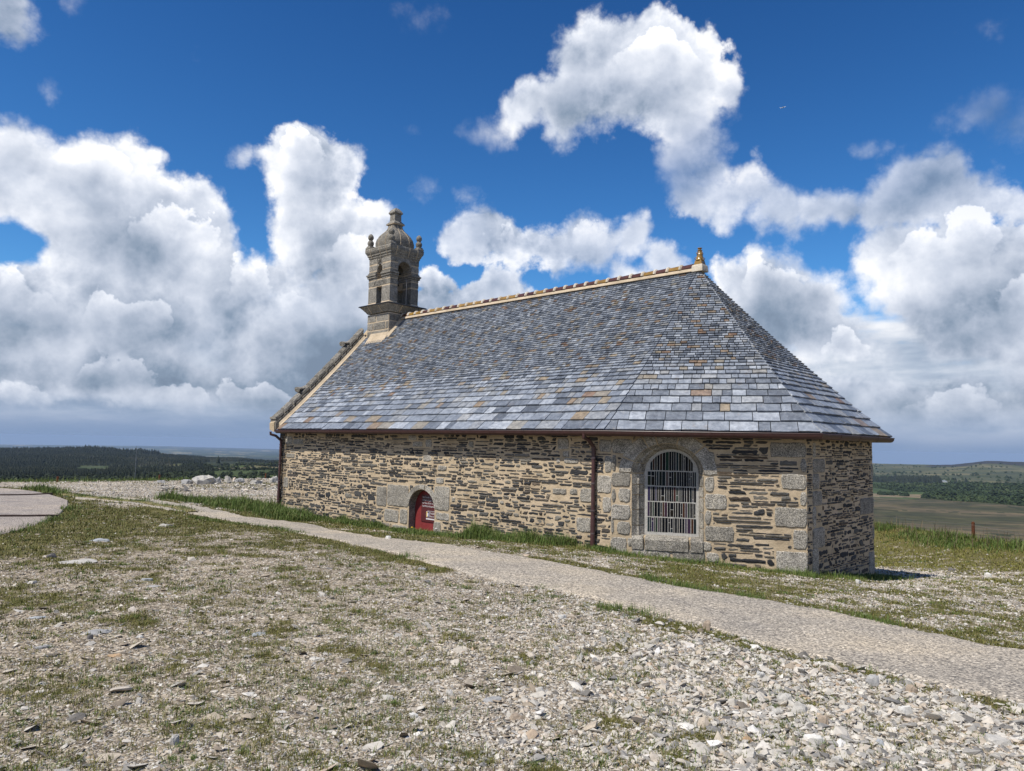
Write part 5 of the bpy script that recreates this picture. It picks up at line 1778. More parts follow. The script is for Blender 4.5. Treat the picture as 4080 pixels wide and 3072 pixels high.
for sa in (-1, 1):
    for sb in (-1, 1):
        p = MB()
        c = (sa * .585, sb * .585)
        p.loft([sq4(r, z, c) for r, z in ((.125, 6.575), (.12, 6.62), (.10, 6.64), (.095, 6.68))], 0)
        p.loft([sqring(r, z, .0, 16, c) for r, z in ((.07, 6.67), (.085, 6.70), (.108, 6.755), (.112, 6.80), (.095, 6.85), (.062, 6.885), (.06, 6.90), (.088, 6.94), (.10, 6.99), (.092, 7.04), (.06, 7.09), (.02, 7.12))], 0)
        adopt(p.build('pinnacle', [M_BELF], None, smooth=True), bel_o)
bl = MB()
bl.loft([sqring(r, z, 0, 18) for r, z in ((.03, 5.74), (.10, 5.72), (.125, 5.64), (.14, 5.50), (.175, 5.40), (.20, 5.35), (.18, 5.35))], 0)
bl.tube([bp(0, -.29, 5.79), bp(0, .29, 5.79)], .035, 8)
bl.tube([bp(0, 0, 5.80), bp(0, 0, 5.70)], .03, 8)
adopt(bl.build('bell', [M_BRONZE], None, smooth=True), bel_o)
rd = MB()
rd.tube([bp(.71, .0, 4.03), bp(.71, .0, 5.43), bp(.70, .0, 5.46), bp(.62, -.02, 5.47), bp(.40, -.04, 5.46)], .013, 8)
rd.tube([bp(.40, -.04, 5.50), bp(.40, -.04, 5.42)], .03, 8)
adopt(rd.build('bell_rod', [M_IRON], None, smooth=True), bel_o)
# mortar skirt at the foot of the pier
sk = MB()
tf = 1 - HB / (WID / 2)
y0 = Z_EAVE + roof_h(tf) - EYE
sl = (roof_h(tf) - roof_h(tf - .04)) / (.04 * WID / 2)
sk.loft([[bp(a, -HB + .02, y0 + .20), bp(a, -HB - .05, y0 + .03), bp(a, -HB - .17, y0 - .17 * sl + .045), bp(a, -HB - .17, y0 - .17 * sl - .05), bp(a, -HB + .02, y0 - .1)] for a in (-.40, 0, .60)], 0)
for q in range(9):
    a = -.32 + q * .105
    sk.loft([[bp(a + dx, -HB - d, y0 - d * sl + z) for dx, z in ((-.03, .0), (-.03, .05), (.03, .05), (.03, .0))] for d in (.12, .25)], 0)
for sgn in (-1, 1):
    rows = []
    for t in np.linspace(tf - .02, 1.0, 6):
        b = (-(1 - t) * WID / 2) * -sgn * -1 if False else sgn * -(1 - t) * WID / 2
        z = Z_EAVE + roof_h(t) - EYE
        rows.append([bp(HB - .02, b, z + .16), bp(HB + .03, b, z + .10), bp(HB + .13, b, z + .045), bp(HB + .13, b, z - .05), bp(HB - .02, b, z - .05)])
    sk.loft(rows, 0)
adopt(sk.build('mortar_skirt', [M_FILLET], None), chapel)

# ------------------------------------------------------------------ loose stones
def mat_stone(name, stops, sc=18.0):
    m, k, b = new_mat(name)
    g = geo(k)
    p, r = g.outputs['Position'], g.outputs['Random Per Island']
    base = k.ramp(r, stops)
    n = k.noise(p, sc, 5, .7)
    col = k.mix(1.0, base, k.ramp(n, [(.25, (.66, .65, .63)), (.5, (1, 1, 1)), (.75, (1.28, 1.26, 1.22))]), 'MULTIPLY')
    k.l.new(col, b.inputs['Base Color'])
    b.inputs['Roughness'].default_value = .85
    bump(k, b, k.noise(p, sc * 4, 4, .7), .35, .01)
    return m
M_STONE = mat_stone('crushed_quartzite', [(0, (.13, .118, .102)), (.10, (.215, .205, .19)), (.24, (.33, .312, .28)), (.42, (.45, .415, .355)), (.6, (.54, .505, .44)), (.76, (.41, .345, .265)),
                                          (.86, (.61, .58, .52)), (.95, (.37, .27, .175)), (1, (.67, .65, .605))])
M_STONE_B = mat_stone('brown_stone', [(0, (.10, .085, .068)), (.2, (.20, .165, .125)), (.45, (.30, .245, .18)), (.7, (.39, .33, .25)), (.88, (.47, .425, .35)), (1, (.56, .525, .465))])

def stone_shapes(n, seed):
    r = np.random.default_rng(seed)
    out = []
    for i in range(n):
        bm = bmesh.new()
        for _ in range(int(r.integers(9, 13))):
            v = r.normal(size=3); v /= np.linalg.norm(v)
            v = v * r.uniform(.8, 1.1) * np.array([1, r.uniform(.6, .95), r.uniform(.38, .75)])
            bm.verts.new(v)
        res = bmesh.ops.convex_hull(bm, input=bm.verts)
        for v in [v for v in bm.verts if not v.link_faces]: bm.verts.remove(v)
        bmesh.ops.triangulate(bm, faces=bm.faces)
        bmesh.ops.recalc_face_normals(bm, faces=bm.faces)
        bm.verts.index_update()
        V = np.array([v.co[:] for v in bm.verts]); Fc = np.array([[v.index for v in f.verts] for f in bm.faces])
        bm.free()
        out.append((V, Fc))
    return out
SHAPES = stone_shapes(26, 21)

def scatter(name, x, y, size, flat, mats, midx, label, sink=.25):
    """One stuff object made of many stones."""
    r = np.random.default_rng(77)
    z = terrain(x, y)
    kind = r.integers(0, len(SHAPES), len(x))
    Vs, Fs, Ms, off = [], [], [], 0
    for k_, (V, Fc) in enumerate(SHAPES):
        i = np.where(kind == k_)[0]
        if not len(i): continue
        a = r.uniform(0, 2 * pi, len(i)); tx, ty = r.normal(0, .28, len(i)), r.normal(0, .28, len(i))
        ca, sa = np.cos(a), np.sin(a)
        s = size[i][:, None]
        P = V[None] * s[..., None] * .5
        P = P * np.stack([np.ones(len(i)), np.ones(len(i)), flat[i]], -1)[:, None, :]
        X = P[..., 0] * ca[:, None] - P[..., 1] * sa[:, None]
        Y = P[..., 0] * sa[:, None] + P[..., 1] * ca[:, None]
        Z = P[..., 2] + X * tx[:, None] + Y * ty[:, None]
        X, Y = X + x[i][:, None], Y + y[i][:, None]
        Z = Z + (z[i] + size[i] * flat[i] * (.28 - sink))[:, None]
        Vs.append(np.stack([X, Y, Z], -1).reshape(-1, 3))
        Fs.append((Fc[None] + (np.arange(len(i)) * len(V))[:, None, None] + off).reshape(-1, 3))
        Ms.append(np.repeat(midx[i], len(Fc)))
        off += len(i) * len(V)
    o = mesh_np(name, np.concatenate(Vs), [np.concatenate(Fs)], mats, mat_idx=np.concatenate(Ms))
    return prop(o, label, kind='stuff')

def sample_polar(n, r0, r1, power, half=49, seed=1):
    r = np.random.default_rng(seed)
    u = r.random(n)
    if abs(power) < 1e-6: rad = r0 * (r1 / r0) ** u
    else: rad = (r0 ** power + u * (r1 ** power - r0 ** power)) ** (1 / power)
    a = np.radians(r.uniform(-half, half, n))
    return rad * np.sin(a), rad * np.cos(a), rad

def gravel():
    x, y, r = sample_polar(GRAVEL_N, 2.6, 46, -.35, seed=2)
    g, co, wh, p, w = near_masks(x, y)
    q = np.random.default_rng(9)
    de = np.minimum(seg_dist(x, y, P_LOW), seg_dist(x, y, P_UP))
    ok = ~(w | (p & (q.random(len(x)) > .5 * np.exp(-de / .10) + .012))) & ~inside(x, y, CHAPEL_POLY)
    ok &= q.random(len(x)) > g * .86
    ok &= q.random(len(x)) < .35 + .65 * np.clip(fbm(x, y, 1.1, 4) * 2.2 - .45 + co * .6, 0, 1)
    x, y, r, co, wh = x[ok], y[ok], r[ok], co[ok], wh[ok]
    smin = np.maximum(.011, .0021 * r)
    smax = .035 + .055 * co + np.where(r > 18, .05, 0)
    u = q.random(len(x))
    size = smin * (1 - u * (1 - (smin / np.maximum(smax, smin * 1.3)) ** (2.1 - .9 * co))) ** (-1 / (2.1 - .9 * co))
    flat = q.uniform(.55, 1.05, len(x)) * np.where(co < .35, .62, 1.0)
    mi = (q.random(len(x)) > wh * 1.05).astype(np.int32)
    scatter('gravel', x, y, size, flat, [M_STONE, M_STONE_B], mi, 'loose crushed pale stones covering the hilltop', .22)
    # coarse rubble below the path on the right
    x, y, r = sample_polar(54000, 2.8, 17, .3, seed=4)
    g, co, wh, p, w = near_masks(x, y)
    ok = ~(p | w) & (q.random(len(x)) < np.clip((co - .42) * 1.9, 0, 1) * (.35 + fbm(x, y, 1.0, 3))) & ~inside(x, y, CHAPEL_POLY)
    x, y, r, wh = x[ok], y[ok], r[ok], wh[ok]
    u = q.random(len(x))
    size = .032 * (1 - u * (1 - (.032 / .15) ** 2.1)) ** (-1 / 2.1)
    scatter('rubble', x, y, size, q.uniform(.42, .9, len(x)), [M_STONE, M_STONE_B], (q.random(len(x)) > .9).astype(np.int32), 'coarse broken pale rubble between the path and the foreground', .18)
    # broken rock strewn along the left brow
    q2 = np.random.default_rng(55)
    cp_ = [on_ground(px, py)[:2] for px, py in zip(q2.uniform(640, 1108, 420), q2.uniform(1910, 1962, 420))]
    cp_ = np.array(cp_)
    scatter('outcrop_rubble', cp_[:, 0], cp_[:, 1], .07 + .24 * q2.random(420) ** 3.2, q2.uniform(.5, 1.0, 420), [M_STONE, M_ROCK_B], (q2.random(420) > .72).astype(np.int32), 'broken pale rock strewn along the left brow', .15)
    # thin slivers of schist lying flat over the brown trodden ground
    x, y, r = sample_polar(19000, 3.0, 20, .35, seed=6)
    g, co, wh, p, w = near_masks(x, y)
    ok = ~(p | w) & (co < .5) & (q.random(len(x)) > g * .7) & ~inside(x, y, CHAPEL_POLY) & (q.random(len(x)) < .7)
    x, y = x[ok], y[ok]
    size = .035 * (1 - q.random(len(x)) * (1 - (.035 / .18) ** 2.6)) ** (-1 / 2.6)
    scatter('stone_chips', x, y, size, q.uniform(.18, .4, len(x)), [M_STONE_B, M_STONE], (q.random(len(x)) > .45).astype(np.int32), 'flat stone chips trodden into the brown ground', .12)
M_ROCK_B = mat_stone('dark_rubble', [(0, (.10, .095, .09)), (1, (.24, .23, .21))])
GRAVEL_N = 385000
gravel()

# ------------------------------------------------------------------ single stones large enough to point at
M_ROCK = {}
for nm, c in dict(pale=(.42, .40, .36), white=(.54, .525, .485), grey=(.31, .305, .295), dark=(.14, .13, .125), brown=(.33, .265, .20), orange=(.42, .29, .17), blue=(.31, .325, .335)).items():
    M_ROCK[nm] = mat_stone(nm + '_stone', [(0, tuple(x * .95 for x in c)), (1, tuple(x * 1.05 for x in c))], 9.0)
def rock(px, py, w, h, tone, label, flat=False, seed=0):
    g = on_ground(px, py)
    dist = float(np.hypot(g[0], g[1]))
    r = np.random.default_rng(1000 + seed)
    W_ = w / F_PX * dist
    pitch = (EYE - g[2]) / dist
    Hh = max(.015, (h / F_PX * dist) - (W_ * .55 * pitch if not flat else W_ * .6 * pitch))
    if flat: Hh = max(.018, min(.06, Hh))
    bm = bmesh.new()
    bmesh.ops.create_icosphere(bm, subdivisions=3, radius=1.0)
    planes = []
    for _ in range(13):
        nn = r.normal(size=3); nn[2] *= .9; nn /= np.linalg.norm(nn)
        planes.append((Vector(nn), r.uniform(.55, .86)))
    planes.append((Vector((r.normal() * .12, r.normal() * .12, 1)).normalized(), r.uniform(.5, .7)))
    for v in bm.verts:
        for n_, d in planes:
            e = v.co.dot(n_) - d
            if e > 0: v.co -= n_ * e
        v.co += Vector(r.normal(size=3)) * (.03 if W_ < .4 else .055)
    zmax = max(v.co.z for v in bm.verts); xm = max(abs(v.co.x) for v in bm.verts)
    for v in bm.verts:
        v.co.x *= W_ / 2 / xm
        v.co.y *= W_ / 2 / xm * r.uniform(.62, .64)
        v.co.z *= Hh / zmax if v.co.z > 0 else Hh / zmax * .5
    me = bpy.data.meshes.new('stone')
    bm.to_mesh(me); bm.free()
    me.materials.append(M_ROCK[tone])
    o = bpy.data.objects.new('slab' if flat else 'boulder' if W_ > .45 else 'stone', me)
    COL.objects.link(o)
    o.location = (g[0], g[1], g[2] - .004)
    o.rotation_euler = (0, 0, r.uniform(-.5, .5) - math.atan2(g[0], g[1]))
    prop(o, label, 'slab' if flat else 'boulder' if W_ > .45 else 'stone', 'larger stones on the hilltop')
    return o
ROCKS = [
    (815, 1928, 92, 36, 'pale', 'biggest pale outcrop block on the brow left of the chapel, flat topped', 0),
    (742, 1928, 50, 18, 'grey', 'low pale outcrop just left of the biggest flat topped block on the brow', 0),
    (866, 1926, 26, 26, 'grey', 'knobbly stone leaning on the right end of the biggest outcrop block', 0),
    (908, 1920, 30, 24, 'pale', 'round pale stone standing alone on the brow right of the outcrop', 0),
    (958, 1922, 40, 18, 'grey', 'grey brow rock with a dark underside between the round stone and the chapel', 0),
    (1020, 1928, 50, 18, 'pale', 'pale slanting outcrop on the brow below the middle rusty post', 0),
    (1090, 1922, 36, 26, 'pale', 'pale brow stone touching the chapel gable in the view', 0),
    (998, 1974, 40, 14, 'pale', 'bright slab in the stone field left of the chapel', 1),
    (640, 1924, 36, 12, 'grey', 'grey flat stone at the foot of the rusty post by the thin mast', 0),
    (395, 2156, 76, 15, 'blue', 'bluish flat slab bedded in the turf below the gravel way', 1),
    (662, 2098, 62, 14, 'pale', 'pale flat slab in the turf near the path on the left', 1),
    (310, 2242, 120, 20, 'pale', 'long pale bedrock slab in the trodden ground at left', 1),
    (205, 2222, 30, 18, 'dark', 'small dark upright stone beside the long pale bedrock slab', 0),
    (150, 2464, 62, 16, 'blue', 'bluish slab near the left border of the foreground', 1),
    (384, 2522, 120, 26, 'grey', 'large grey slab with a smaller stone at its edge, left foreground', 1),
    (558, 2540, 38, 14, 'white', 'small white stone standing out in the left foreground', 0),
    (360, 2545, 22, 20, 'dark', 'dark little stone right under the large grey foreground slab', 0),
    (130, 2326, 38, 14, 'pale', 'pale oblong stone above the bluish slab at far left', 1),
    (585, 2312, 46, 13, 'blue', 'bluish flat stone, upper of two in the middle of the left ground', 1),
    (612, 2337, 56, 12, 'grey', 'grey flat stone just under the upper bluish one', 1),
    (456, 2614, 50, 16, 'orange', 'orange brown flat stone in the left foreground', 1),
    (170, 2584, 56, 18, 'grey', 'grey slab at the left edge below the large grey slab', 1),
    (700, 2965, 42, 44, 'pale', 'pale rectangular slab lying end on near the lower border', 1),
    (700, 3002, 32, 26, 'brown', 'brownish stone just below the pale rectangular slab', 0),
    (555, 2808, 26, 30, 'pale', 'pointed pale stone among the tufts in the left foreground', 0),
    (1030, 2530, 72, 20, 'blue', 'bluish slab beside a green tuft left of centre', 1),
    (985, 2622, 60, 18, 'pale', 'pale flat slab below the bluish one left of centre', 1),
    (1268, 2628, 76, 18, 'pale', 'pale slab with ragged edges in the centre foreground', 1),
    (1680, 2272, 40, 15, 'grey', 'grey flat stone on the near edge of the path below the door', 0),
    (1545, 2150, 26, 18, 'white', 'white cobble on the grass verge below the red door', 0),
    (1794, 2772, 46, 28, 'pale', 'pale tilted stone in the centre foreground', 0),
    (1958, 2797, 104, 34, 'grey', 'broad grey slab in the centre foreground', 1),
    (1648, 2862, 46, 32, 'white', 'bright white lump of stone low in the centre', 0),
    (1540, 2788, 56, 28, 'pale', 'low pale stone left of the bright white lump', 0),
    (2148, 2760, 54, 30, 'pale', 'pale pyramid shaped stone right of the broad grey slab', 0),
    (2060, 2868, 62, 34, 'brown', 'brown flat stone below the broad grey slab', 0),
    (2063, 2972, 32, 24, 'dark', 'dark purple grey stone low in the centre foreground', 0),
    (2240, 2466, 36, 22, 'white', 'white capped stone with a dark shadow near the path', 0),
    (2815, 2512, 40, 44, 'brown', 'upright pointed stone on the near edge of the path', 0),
    (3121, 2810, 62, 56, 'pale', 'tall pale block in the rubble, left one of two touching blocks', 0),
    (3190, 2848, 76, 62, 'pale', 'biggest rounded block in the rubble, right of the tall pale block', 0),
    (3098, 2846, 48, 32, 'pale', 'small pale block at the left foot of the tall pale block', 0),
    (3280, 2892, 42, 42, 'brown', 'tan upright stone below the biggest rounded block', 0),
    (3602, 2852, 56, 44, 'white', 'white five sided block in the rubble below the path', 0),
    (3480, 2730, 48, 44, 'grey', 'grey wedge tipped on its edge near the path', 0),
    (2900, 2870, 64, 30, 'dark', 'dark brown purple stone in the pale rubble', 0),
    (3028, 2702, 44, 32, 'white', 'white pointed stone in the upper rubble', 0),
    (3636, 2760, 40, 36, 'brown', 'tan stone touching the path edge at right', 0),
    (3890, 2846, 44, 34, 'pale', 'pale blocky stone in the rubble near the right border', 0),
    (3240, 2952, 88, 46, 'white', 'largest white flat stone low in the rubble', 0),
    (3336, 3050, 56, 42, 'pale', 'pale angular stone at the bottom border on the right', 0),
    (3511, 2974, 38, 32, 'blue', 'blue grey lump among white stones low on the right', 0),
    (3967, 2965, 104, 44, 'pale', 'long pale stone near the lower right corner', 0),
    (2978, 2958, 44, 32, 'orange', 'orange tinted stone low in the rubble', 0),
    (3420, 2326, 22, 18, 'white', 'small white stone in the turf below the shaded apse wall', 0),
    (3790, 2276, 30, 14, 'dark', 'black flat stone in the pale gravel right of the chapel', 0),
    (3935, 2300, 26, 18, 'white', 'white stone at the edge of the pale gravel right of the chapel', 0),
]
for i, (px, py, w, h, tone, lab, fl_) in enumerate(ROCKS):
    rock(px, py, w, h, tone, lab, bool(fl_), i)

# ------------------------------------------------------------------ grass
def mat_grass(name, stops):
    m, k, b = new_mat(name)
    g = geo(k)
    p, r = g.outputs['Position'], g.outputs['Random Per Island']
    n = k.noise(p, 1.3, 4, .6)
    col = k.ramp(k.math('ADD', k.math('MULTIPLY', r, .62), k.math('MULTIPLY', n, .38)), stops)
    k.l.new(col, b.inputs['Base Color'])
    b.inputs['Roughness'].default_value = .65
    return m
M_TURF = mat_grass('turf', [(.1, (.055, .066, .014)), (.30, (.098, .106, .022)), (.46, (.155, .145, .038)), (.60, (.205, .165, .064)), (.74, (.088, .106, .022)), (.88, (.18, .165, .042)), (.97, (.30, .24, .11))])
M_TALL = mat_grass('long_grass', [(.1, (.035, .062, .012)), (.35, (.078, .128, .022)), (.6, (.110, .160, .032)), (.8, (.17, .175, .060)), (.95, (.34, .30, .16))])
M_MEAD = mat_grass('meadow', [(.1, (.085, .095, .016)), (.4, (.150, .150, .026)), (.7, (.21, .185, .045)), (.95, (.29, .24, .10))])
def blades(name, x, y, length, width, mats, midx, label, lean=.55, seed=5):
    r = np.random.default_rng(seed)
    n = len(x)
    z = terrain(x, y)
    a = r.uniform(0, 2 * pi, n)
    d = np.stack([np.cos(a), np.sin(a)], -1)
    sd = np.stack([-d[:, 1], d[:, 0]], -1)
    ln = np.abs(r.normal(0, lean, n)) + .08
    b0 = np.stack([x, y, z - .006], -1)
    up = np.array([0, 0, 1.0])
    def pos(t, bend):
        return b0 + np.c_[d * (length * ln * bend)[:, None], length * t / np.sqrt(1 + (ln * t) ** 2)]
    m_, tip = pos(.55, .30), pos(1.0, 1.0)
    w3 = np.c_[sd * width[:, None], np.zeros(n)]
    V = np.stack([b0 - w3 * .5, b0 + w3 * .5, m_ + w3 * .4, m_ - w3 * .4, tip], 1).reshape(-1, 3)
    i = np.arange(n)[:, None] * 5
    o = mesh_np(name, V, [i + np.array([0, 1, 2, 3]), i + np.array([3, 2, 4])], mats, mat_idx=np.r_[midx, midx])
    return prop(o, label, kind='stuff')

def clumped(x, y, per, spread, seed):
    r = np.random.default_rng(seed)
    k_ = np.repeat(np.arange(len(x)), per)
    return x[k_] + r.normal(0, 1, len(k_)) * spread[k_], y[k_] + r.normal(0, 1, len(k_)) * spread[k_], k_
def turf():
    q = np.random.default_rng(14)
    x, y, r = sample_polar(94000, 2.8, 46, -.1, seed=15)
    g, co, wh, p, w = near_masks(x, y)
    ok = (g > .35) & (q.random(len(x)) < g) & ~inside(x, y, CHAPEL_POLY)
    x, y, r = x[ok], y[ok], r[ok]
    x, y, k_ = clumped(x, y, 9, .012 + .0045 * r, 16)
    r = np.hypot(x, y)
    keep = ~inside(x, y, PATH_POLY) | (seg_dist(x, y, STRIP) < .4)
    keep &= ~inside(x, y, WAY)
    x, y, r = x[keep], y[keep], r[keep]
    az = np.degrees(np.arctan2(x, y))
    mead = ((az > 24) & (r > 17)).astype(np.int32)
    L = q.uniform(.018, .05, len(x)) * (1 + np.clip((r - 8) / 22, 0, .8))
    blades('turf', x, y, L, np.maximum(.0035, .00075 * r), [M_TURF, M_MEAD], mead, 'short dry turf and moss growing between the stones', 1.0)
turf()
def tufts():
    q = np.random.default_rng(88)
    x, y, r = sample_polar(8800, 2.9, 30, -.15, seed=89)
    g, co, wh, p, w = near_masks(x, y)
    ok = ~(p | w) & ~inside(x, y, CHAPEL_POLY) & (q.random(len(x)) < .95 - .5 * co) & (fbm(x, y, 1.4, 3) > .34)
    x, y = x[ok], y[ok]
    per = q.integers(14, 46, len(x))
    sp = q.gamma(2.2, .018, len(x)) + .006
    kind = q.choice([0, 1, 2], len(x), p=[.45, .27, .28])
    k_ = np.repeat(np.arange(len(x)), per)
    bx, by = x[k_] + q.normal(0, 1, len(k_)) * sp[k_], y[k_] + q.normal(0, .8, len(k_)) * sp[k_]
    keep = ~inside(bx, by, PATH_POLY) & ~inside(bx, by, WAY)
    bx, by, k_ = bx[keep], by[keep], k_[keep]
    L = q.uniform(.016, .042, len(bx)) * (1 + sp[k_] * 6)
    blades('moss_tufts', bx, by, L, np.maximum(.004, .0008 * np.hypot(bx, by)), [M_TURF, M_TALL, M_MEAD], kind[k_], 'scattered green and yellowish moss tufts among the gravel', .9, 90)
tufts()
def strip_points(C, n, half, seed, gap=None):
    r = np.random.default_rng(seed)
    C = resample(np.asarray(C), 400)
    i = r.integers(0, 399, n)
    t = r.random(n)[:, None]
    p = C[i] * (1 - t) + C[i + 1] * t
    dv = C[i + 1] - C[i]; dv /= np.linalg.norm(dv, axis=1)[:, None]
    nn = np.c_[-dv[:, 1], dv[:, 0]]
    o = r.normal(0, .5, n) * half
    return p[:, 0] + nn[:, 0] * o, p[:, 1] + nn[:, 1] * o
def long_grass():
    q = np.random.default_rng(19)
    X, Y, L = [], [], []
    def addp(x, y, l0, l1):
        X.append(x); Y.append(y); L.append(q.uniform(l0, l1, len(x)))
    # verge at the foot of the nave wall, bare of it near the left end
    V0 = [np.array(w) for w in (WAB.p0 + WAB.d * 1.35 + nAB * .22, WAB.p0 + WAB.d * 5 + nAB * .3, WAB.p0 + WAB.d * 9 + nAB * .35, WAB.p0 + WAB.d * 11.2 + nAB * .42, WB + nBC * .3 + WBC.d * .2)]
    x, y = strip_points(V0, 26000, .42, 20); addp(x, y, .04, .15)
    x, y = strip_points([WAB.p0 + WAB.d * 8.9 + nAB * .3, WAB.p0 + WAB.d * 11.9 + nAB * .3], 12000, .40, 21); addp(x, y, .14, .34)
    x, y = strip_points([WAB.p0 + WAB.d * 3.4 + nAB * .14, WAB.p0 + WAB.d * 7.2 + nAB * .14], 5000, .2, 22); addp(x, y, .06, .18)
    # along the apse
    x, y = strip_points([WB + nBC * .35, WC + nBC * .35 + nCD * .1, WD + nCD * .35], 9000, .4, 23); addp(x, y, .04, .13)
    # clump running from the gable corner to the left
    T = [on_ground(*p)[:2] for p in ((1195, 2078), (1120, 2058), (1040, 2040), (950, 2026), (870, 2010), (790, 1998), (700, 1990), (640, 1986))]
    x, y = strip_points(T, 17000, .55, 24); addp(x, y, .09, .30)
    T2 = [on_ground(*p)[:2] for p in ((1170, 2070), (1100, 2040), (1000, 2018), (900, 2000))]
    x, y = strip_points(T2, 9000, .9, 25); addp(x, y, .12, .32)
    # turf strip in the fork of the path, verge of the gravel way
    x, y = strip_points(STRIP, 7000, .3, 26); addp(x, y, .05, .16)
    x, y = strip_points(WAY_LO, 6000, .5, 27); addp(x, y, .04, .12)
    x, y = strip_points([on_ground(*p)[:2] for p in ((100, 1954), (150, 1950), (200, 1960), (250, 1962))], 1500, .5, 28); addp(x, y, .10, .28)
    # green tongues on the near edge of the path
    for pts, n in (([(2380, 2432), (2480, 2438), (2560, 2456), (2640, 2470)], 2600), ([(1600, 2218), (1720, 2232)], 500), ([(2140, 2338), (2230, 2352)], 700), ([(3400, 2668), (3480, 2690)], 500), ([(2560, 2300), (2700, 2340), (2860, 2370)], 2200),
                   ([(2930, 2380), (3050, 2395)], 900), ([(3240, 2430), (3400, 2460), (3560, 2500)], 1200), ([(760, 2062), (900, 2082), (1080, 2104), (1230, 2130)], 2600)):
        x, y = strip_points([on_ground(*p)[:2] for p in pts], n, .22, 31 + n); addp(x, y, .03, .10)
    # rank grass along the brow on the right
    Cr = [np.array([math.sin(R(a)) * r_, math.cos(R(a)) * r_]) for a, r_ in ((20, 31.5), (26.6, 30.4), (29, 28.9), (31, 27.9), (33, 27.0), (36, 26.2), (40, 26), (48, 26))]
    x, y = strip_points(Cr, 20000, .75, 33); addp(x, y, .06, .23)
    Cr2 = [np.array([math.sin(R(a)) * r_, math.cos(R(a)) * r_]) for a, r_ in ((-38, 41), (-33, 41), (-27, 42.3), (-22, 43))]
    x, y = strip_points(Cr2, 5000, 1.2, 34); addp(x, y, .05, .22)
    x, y, L = np.concatenate(X), np.concatenate(Y), np.concatenate(L)
    ok = ~inside(x, y, CHAPEL_POLY)
    ok &= q.random(len(x)) < np.clip(fbm(x, y, 1.6, 3) * 4 - 1.35, .05, 1)
    ok &= ~(inside(x, y, PATH_POLY) & (np.minimum(seg_dist(x, y, P_UP), seg_dist(x, y, P_LOW)) > .16) & (seg_dist(x, y, STRIP) > .35))
    ok &= ~inside(x, y, WAY) | (seg_dist(x, y, WAY_LO) < .1)
    x, y, L = x[ok], y[ok], L[ok] * (.35 + 1.3 * fbm(x[ok], y[ok], 2.6, 3) ** 1.4 * 1.3) * q.uniform(.55, 1.15, ok.sum())
    r = np.hypot(x, y)
    blades('long_grass', x, y, L, np.maximum(.005, .00062 * r), [M_TALL], np.zeros(len(x), np.int32), 'longer green grass along the walls, paths and brow', .38, 36)
    # seed heads over the rank grass
    sx, sy = strip_points(Cr, 420, .8, 41)
    blades('seed_heads', sx, sy, q.uniform(.30, .58, len(sx)), np.full(len(sx), .014), [mat_grass('seed_heads', [(.1, (.07, .05, .03)), (.9, (.20, .15, .09))])], np.zeros(len(sx), np.int32), 'dry brown seed stalks over the rank grass on the brow', .22, 42)
long_grass()
ribbon('turf_strip', resample(STRIP, 120) + np.array([-.10, -.16]), resample(STRIP, 120) + np.array([.10, .16]), M_TURF, .045, 'strip of turf in the fork of the path', across=8, jit=.04)
# a few flowers in the verge
def flower(px, py, c, nm, label, i):
    g = on_ground(px, py)
    m = MB()
    h = .16
    m.tube([g, g + np.array([0, 0, h])], .004, 5, 1)
    m.loft([[g + np.array([.022 * rr * math.cos(2 * pi * k / 9), .022 * rr * math.sin(2 * pi * k / 9), h + z]) for k in range(9)] for rr, z in ((.4, 0), (1.25, .010), (1.3, .018), (.5, .028))], 0)
    o = m.build(nm, [c, M_TALL])
    prop(o, label, 'flower')
flower(1641, 2132, M_YEL, 'dandelion', 'yellow dandelion in the grass below the red door', 0)
flower(1737, 2138, M_LET, 'daisy', 'white daisy in the grass to the right of the red door', 1)

# ------------------------------------------------------------------ far woods
def mat_leaf(name, stops):
    m, k, b = new_mat(name)
    g = geo(k)
    p, r = g.outputs['Position'], g.outputs['Random Per Island']
    n = k.noise(p, .35, 4, .65)
    big = k.rng(k.noise(p, .007, 4, .6), .36, .64, -.30, .36)
    k.l.new(k.ramp(k.math('ADD', k.math('ADD', k.math('MULTIPLY', r, .5), k.math('MULTIPLY', n, .4)), big), stops), b.inputs['Base Color'])
    b.inputs['Roughness'].default_value = .8
    return m
M_CONI = mat_leaf('conifer_green', [(.1, (.009, .015, .008)), (.45, (.016, .024, .012)), (.72, (.028, .036, .018)), (.95, (.062, .060, .042))])  # dark conifer green, with the cloud shade over the hill put into it
M_BUSH = mat_leaf('bush_green', [(.1, (.014, .026, .007)), (.45, (.026, .044, .011)), (.75, (.042, .062, .017)), (.95, (.068, .084, .030))])  # leaf green darkened to stand for cloud shade over the valley
M_SCRUB = mat_leaf('scrub_green', [(.1, (.012, .021, .007)), (.5, (.024, .036, .011)), (.8, (.040, .052, .018)), (.95, (.065, .072, .030))])  # scrub green lowered further, cloud shade included in the colour
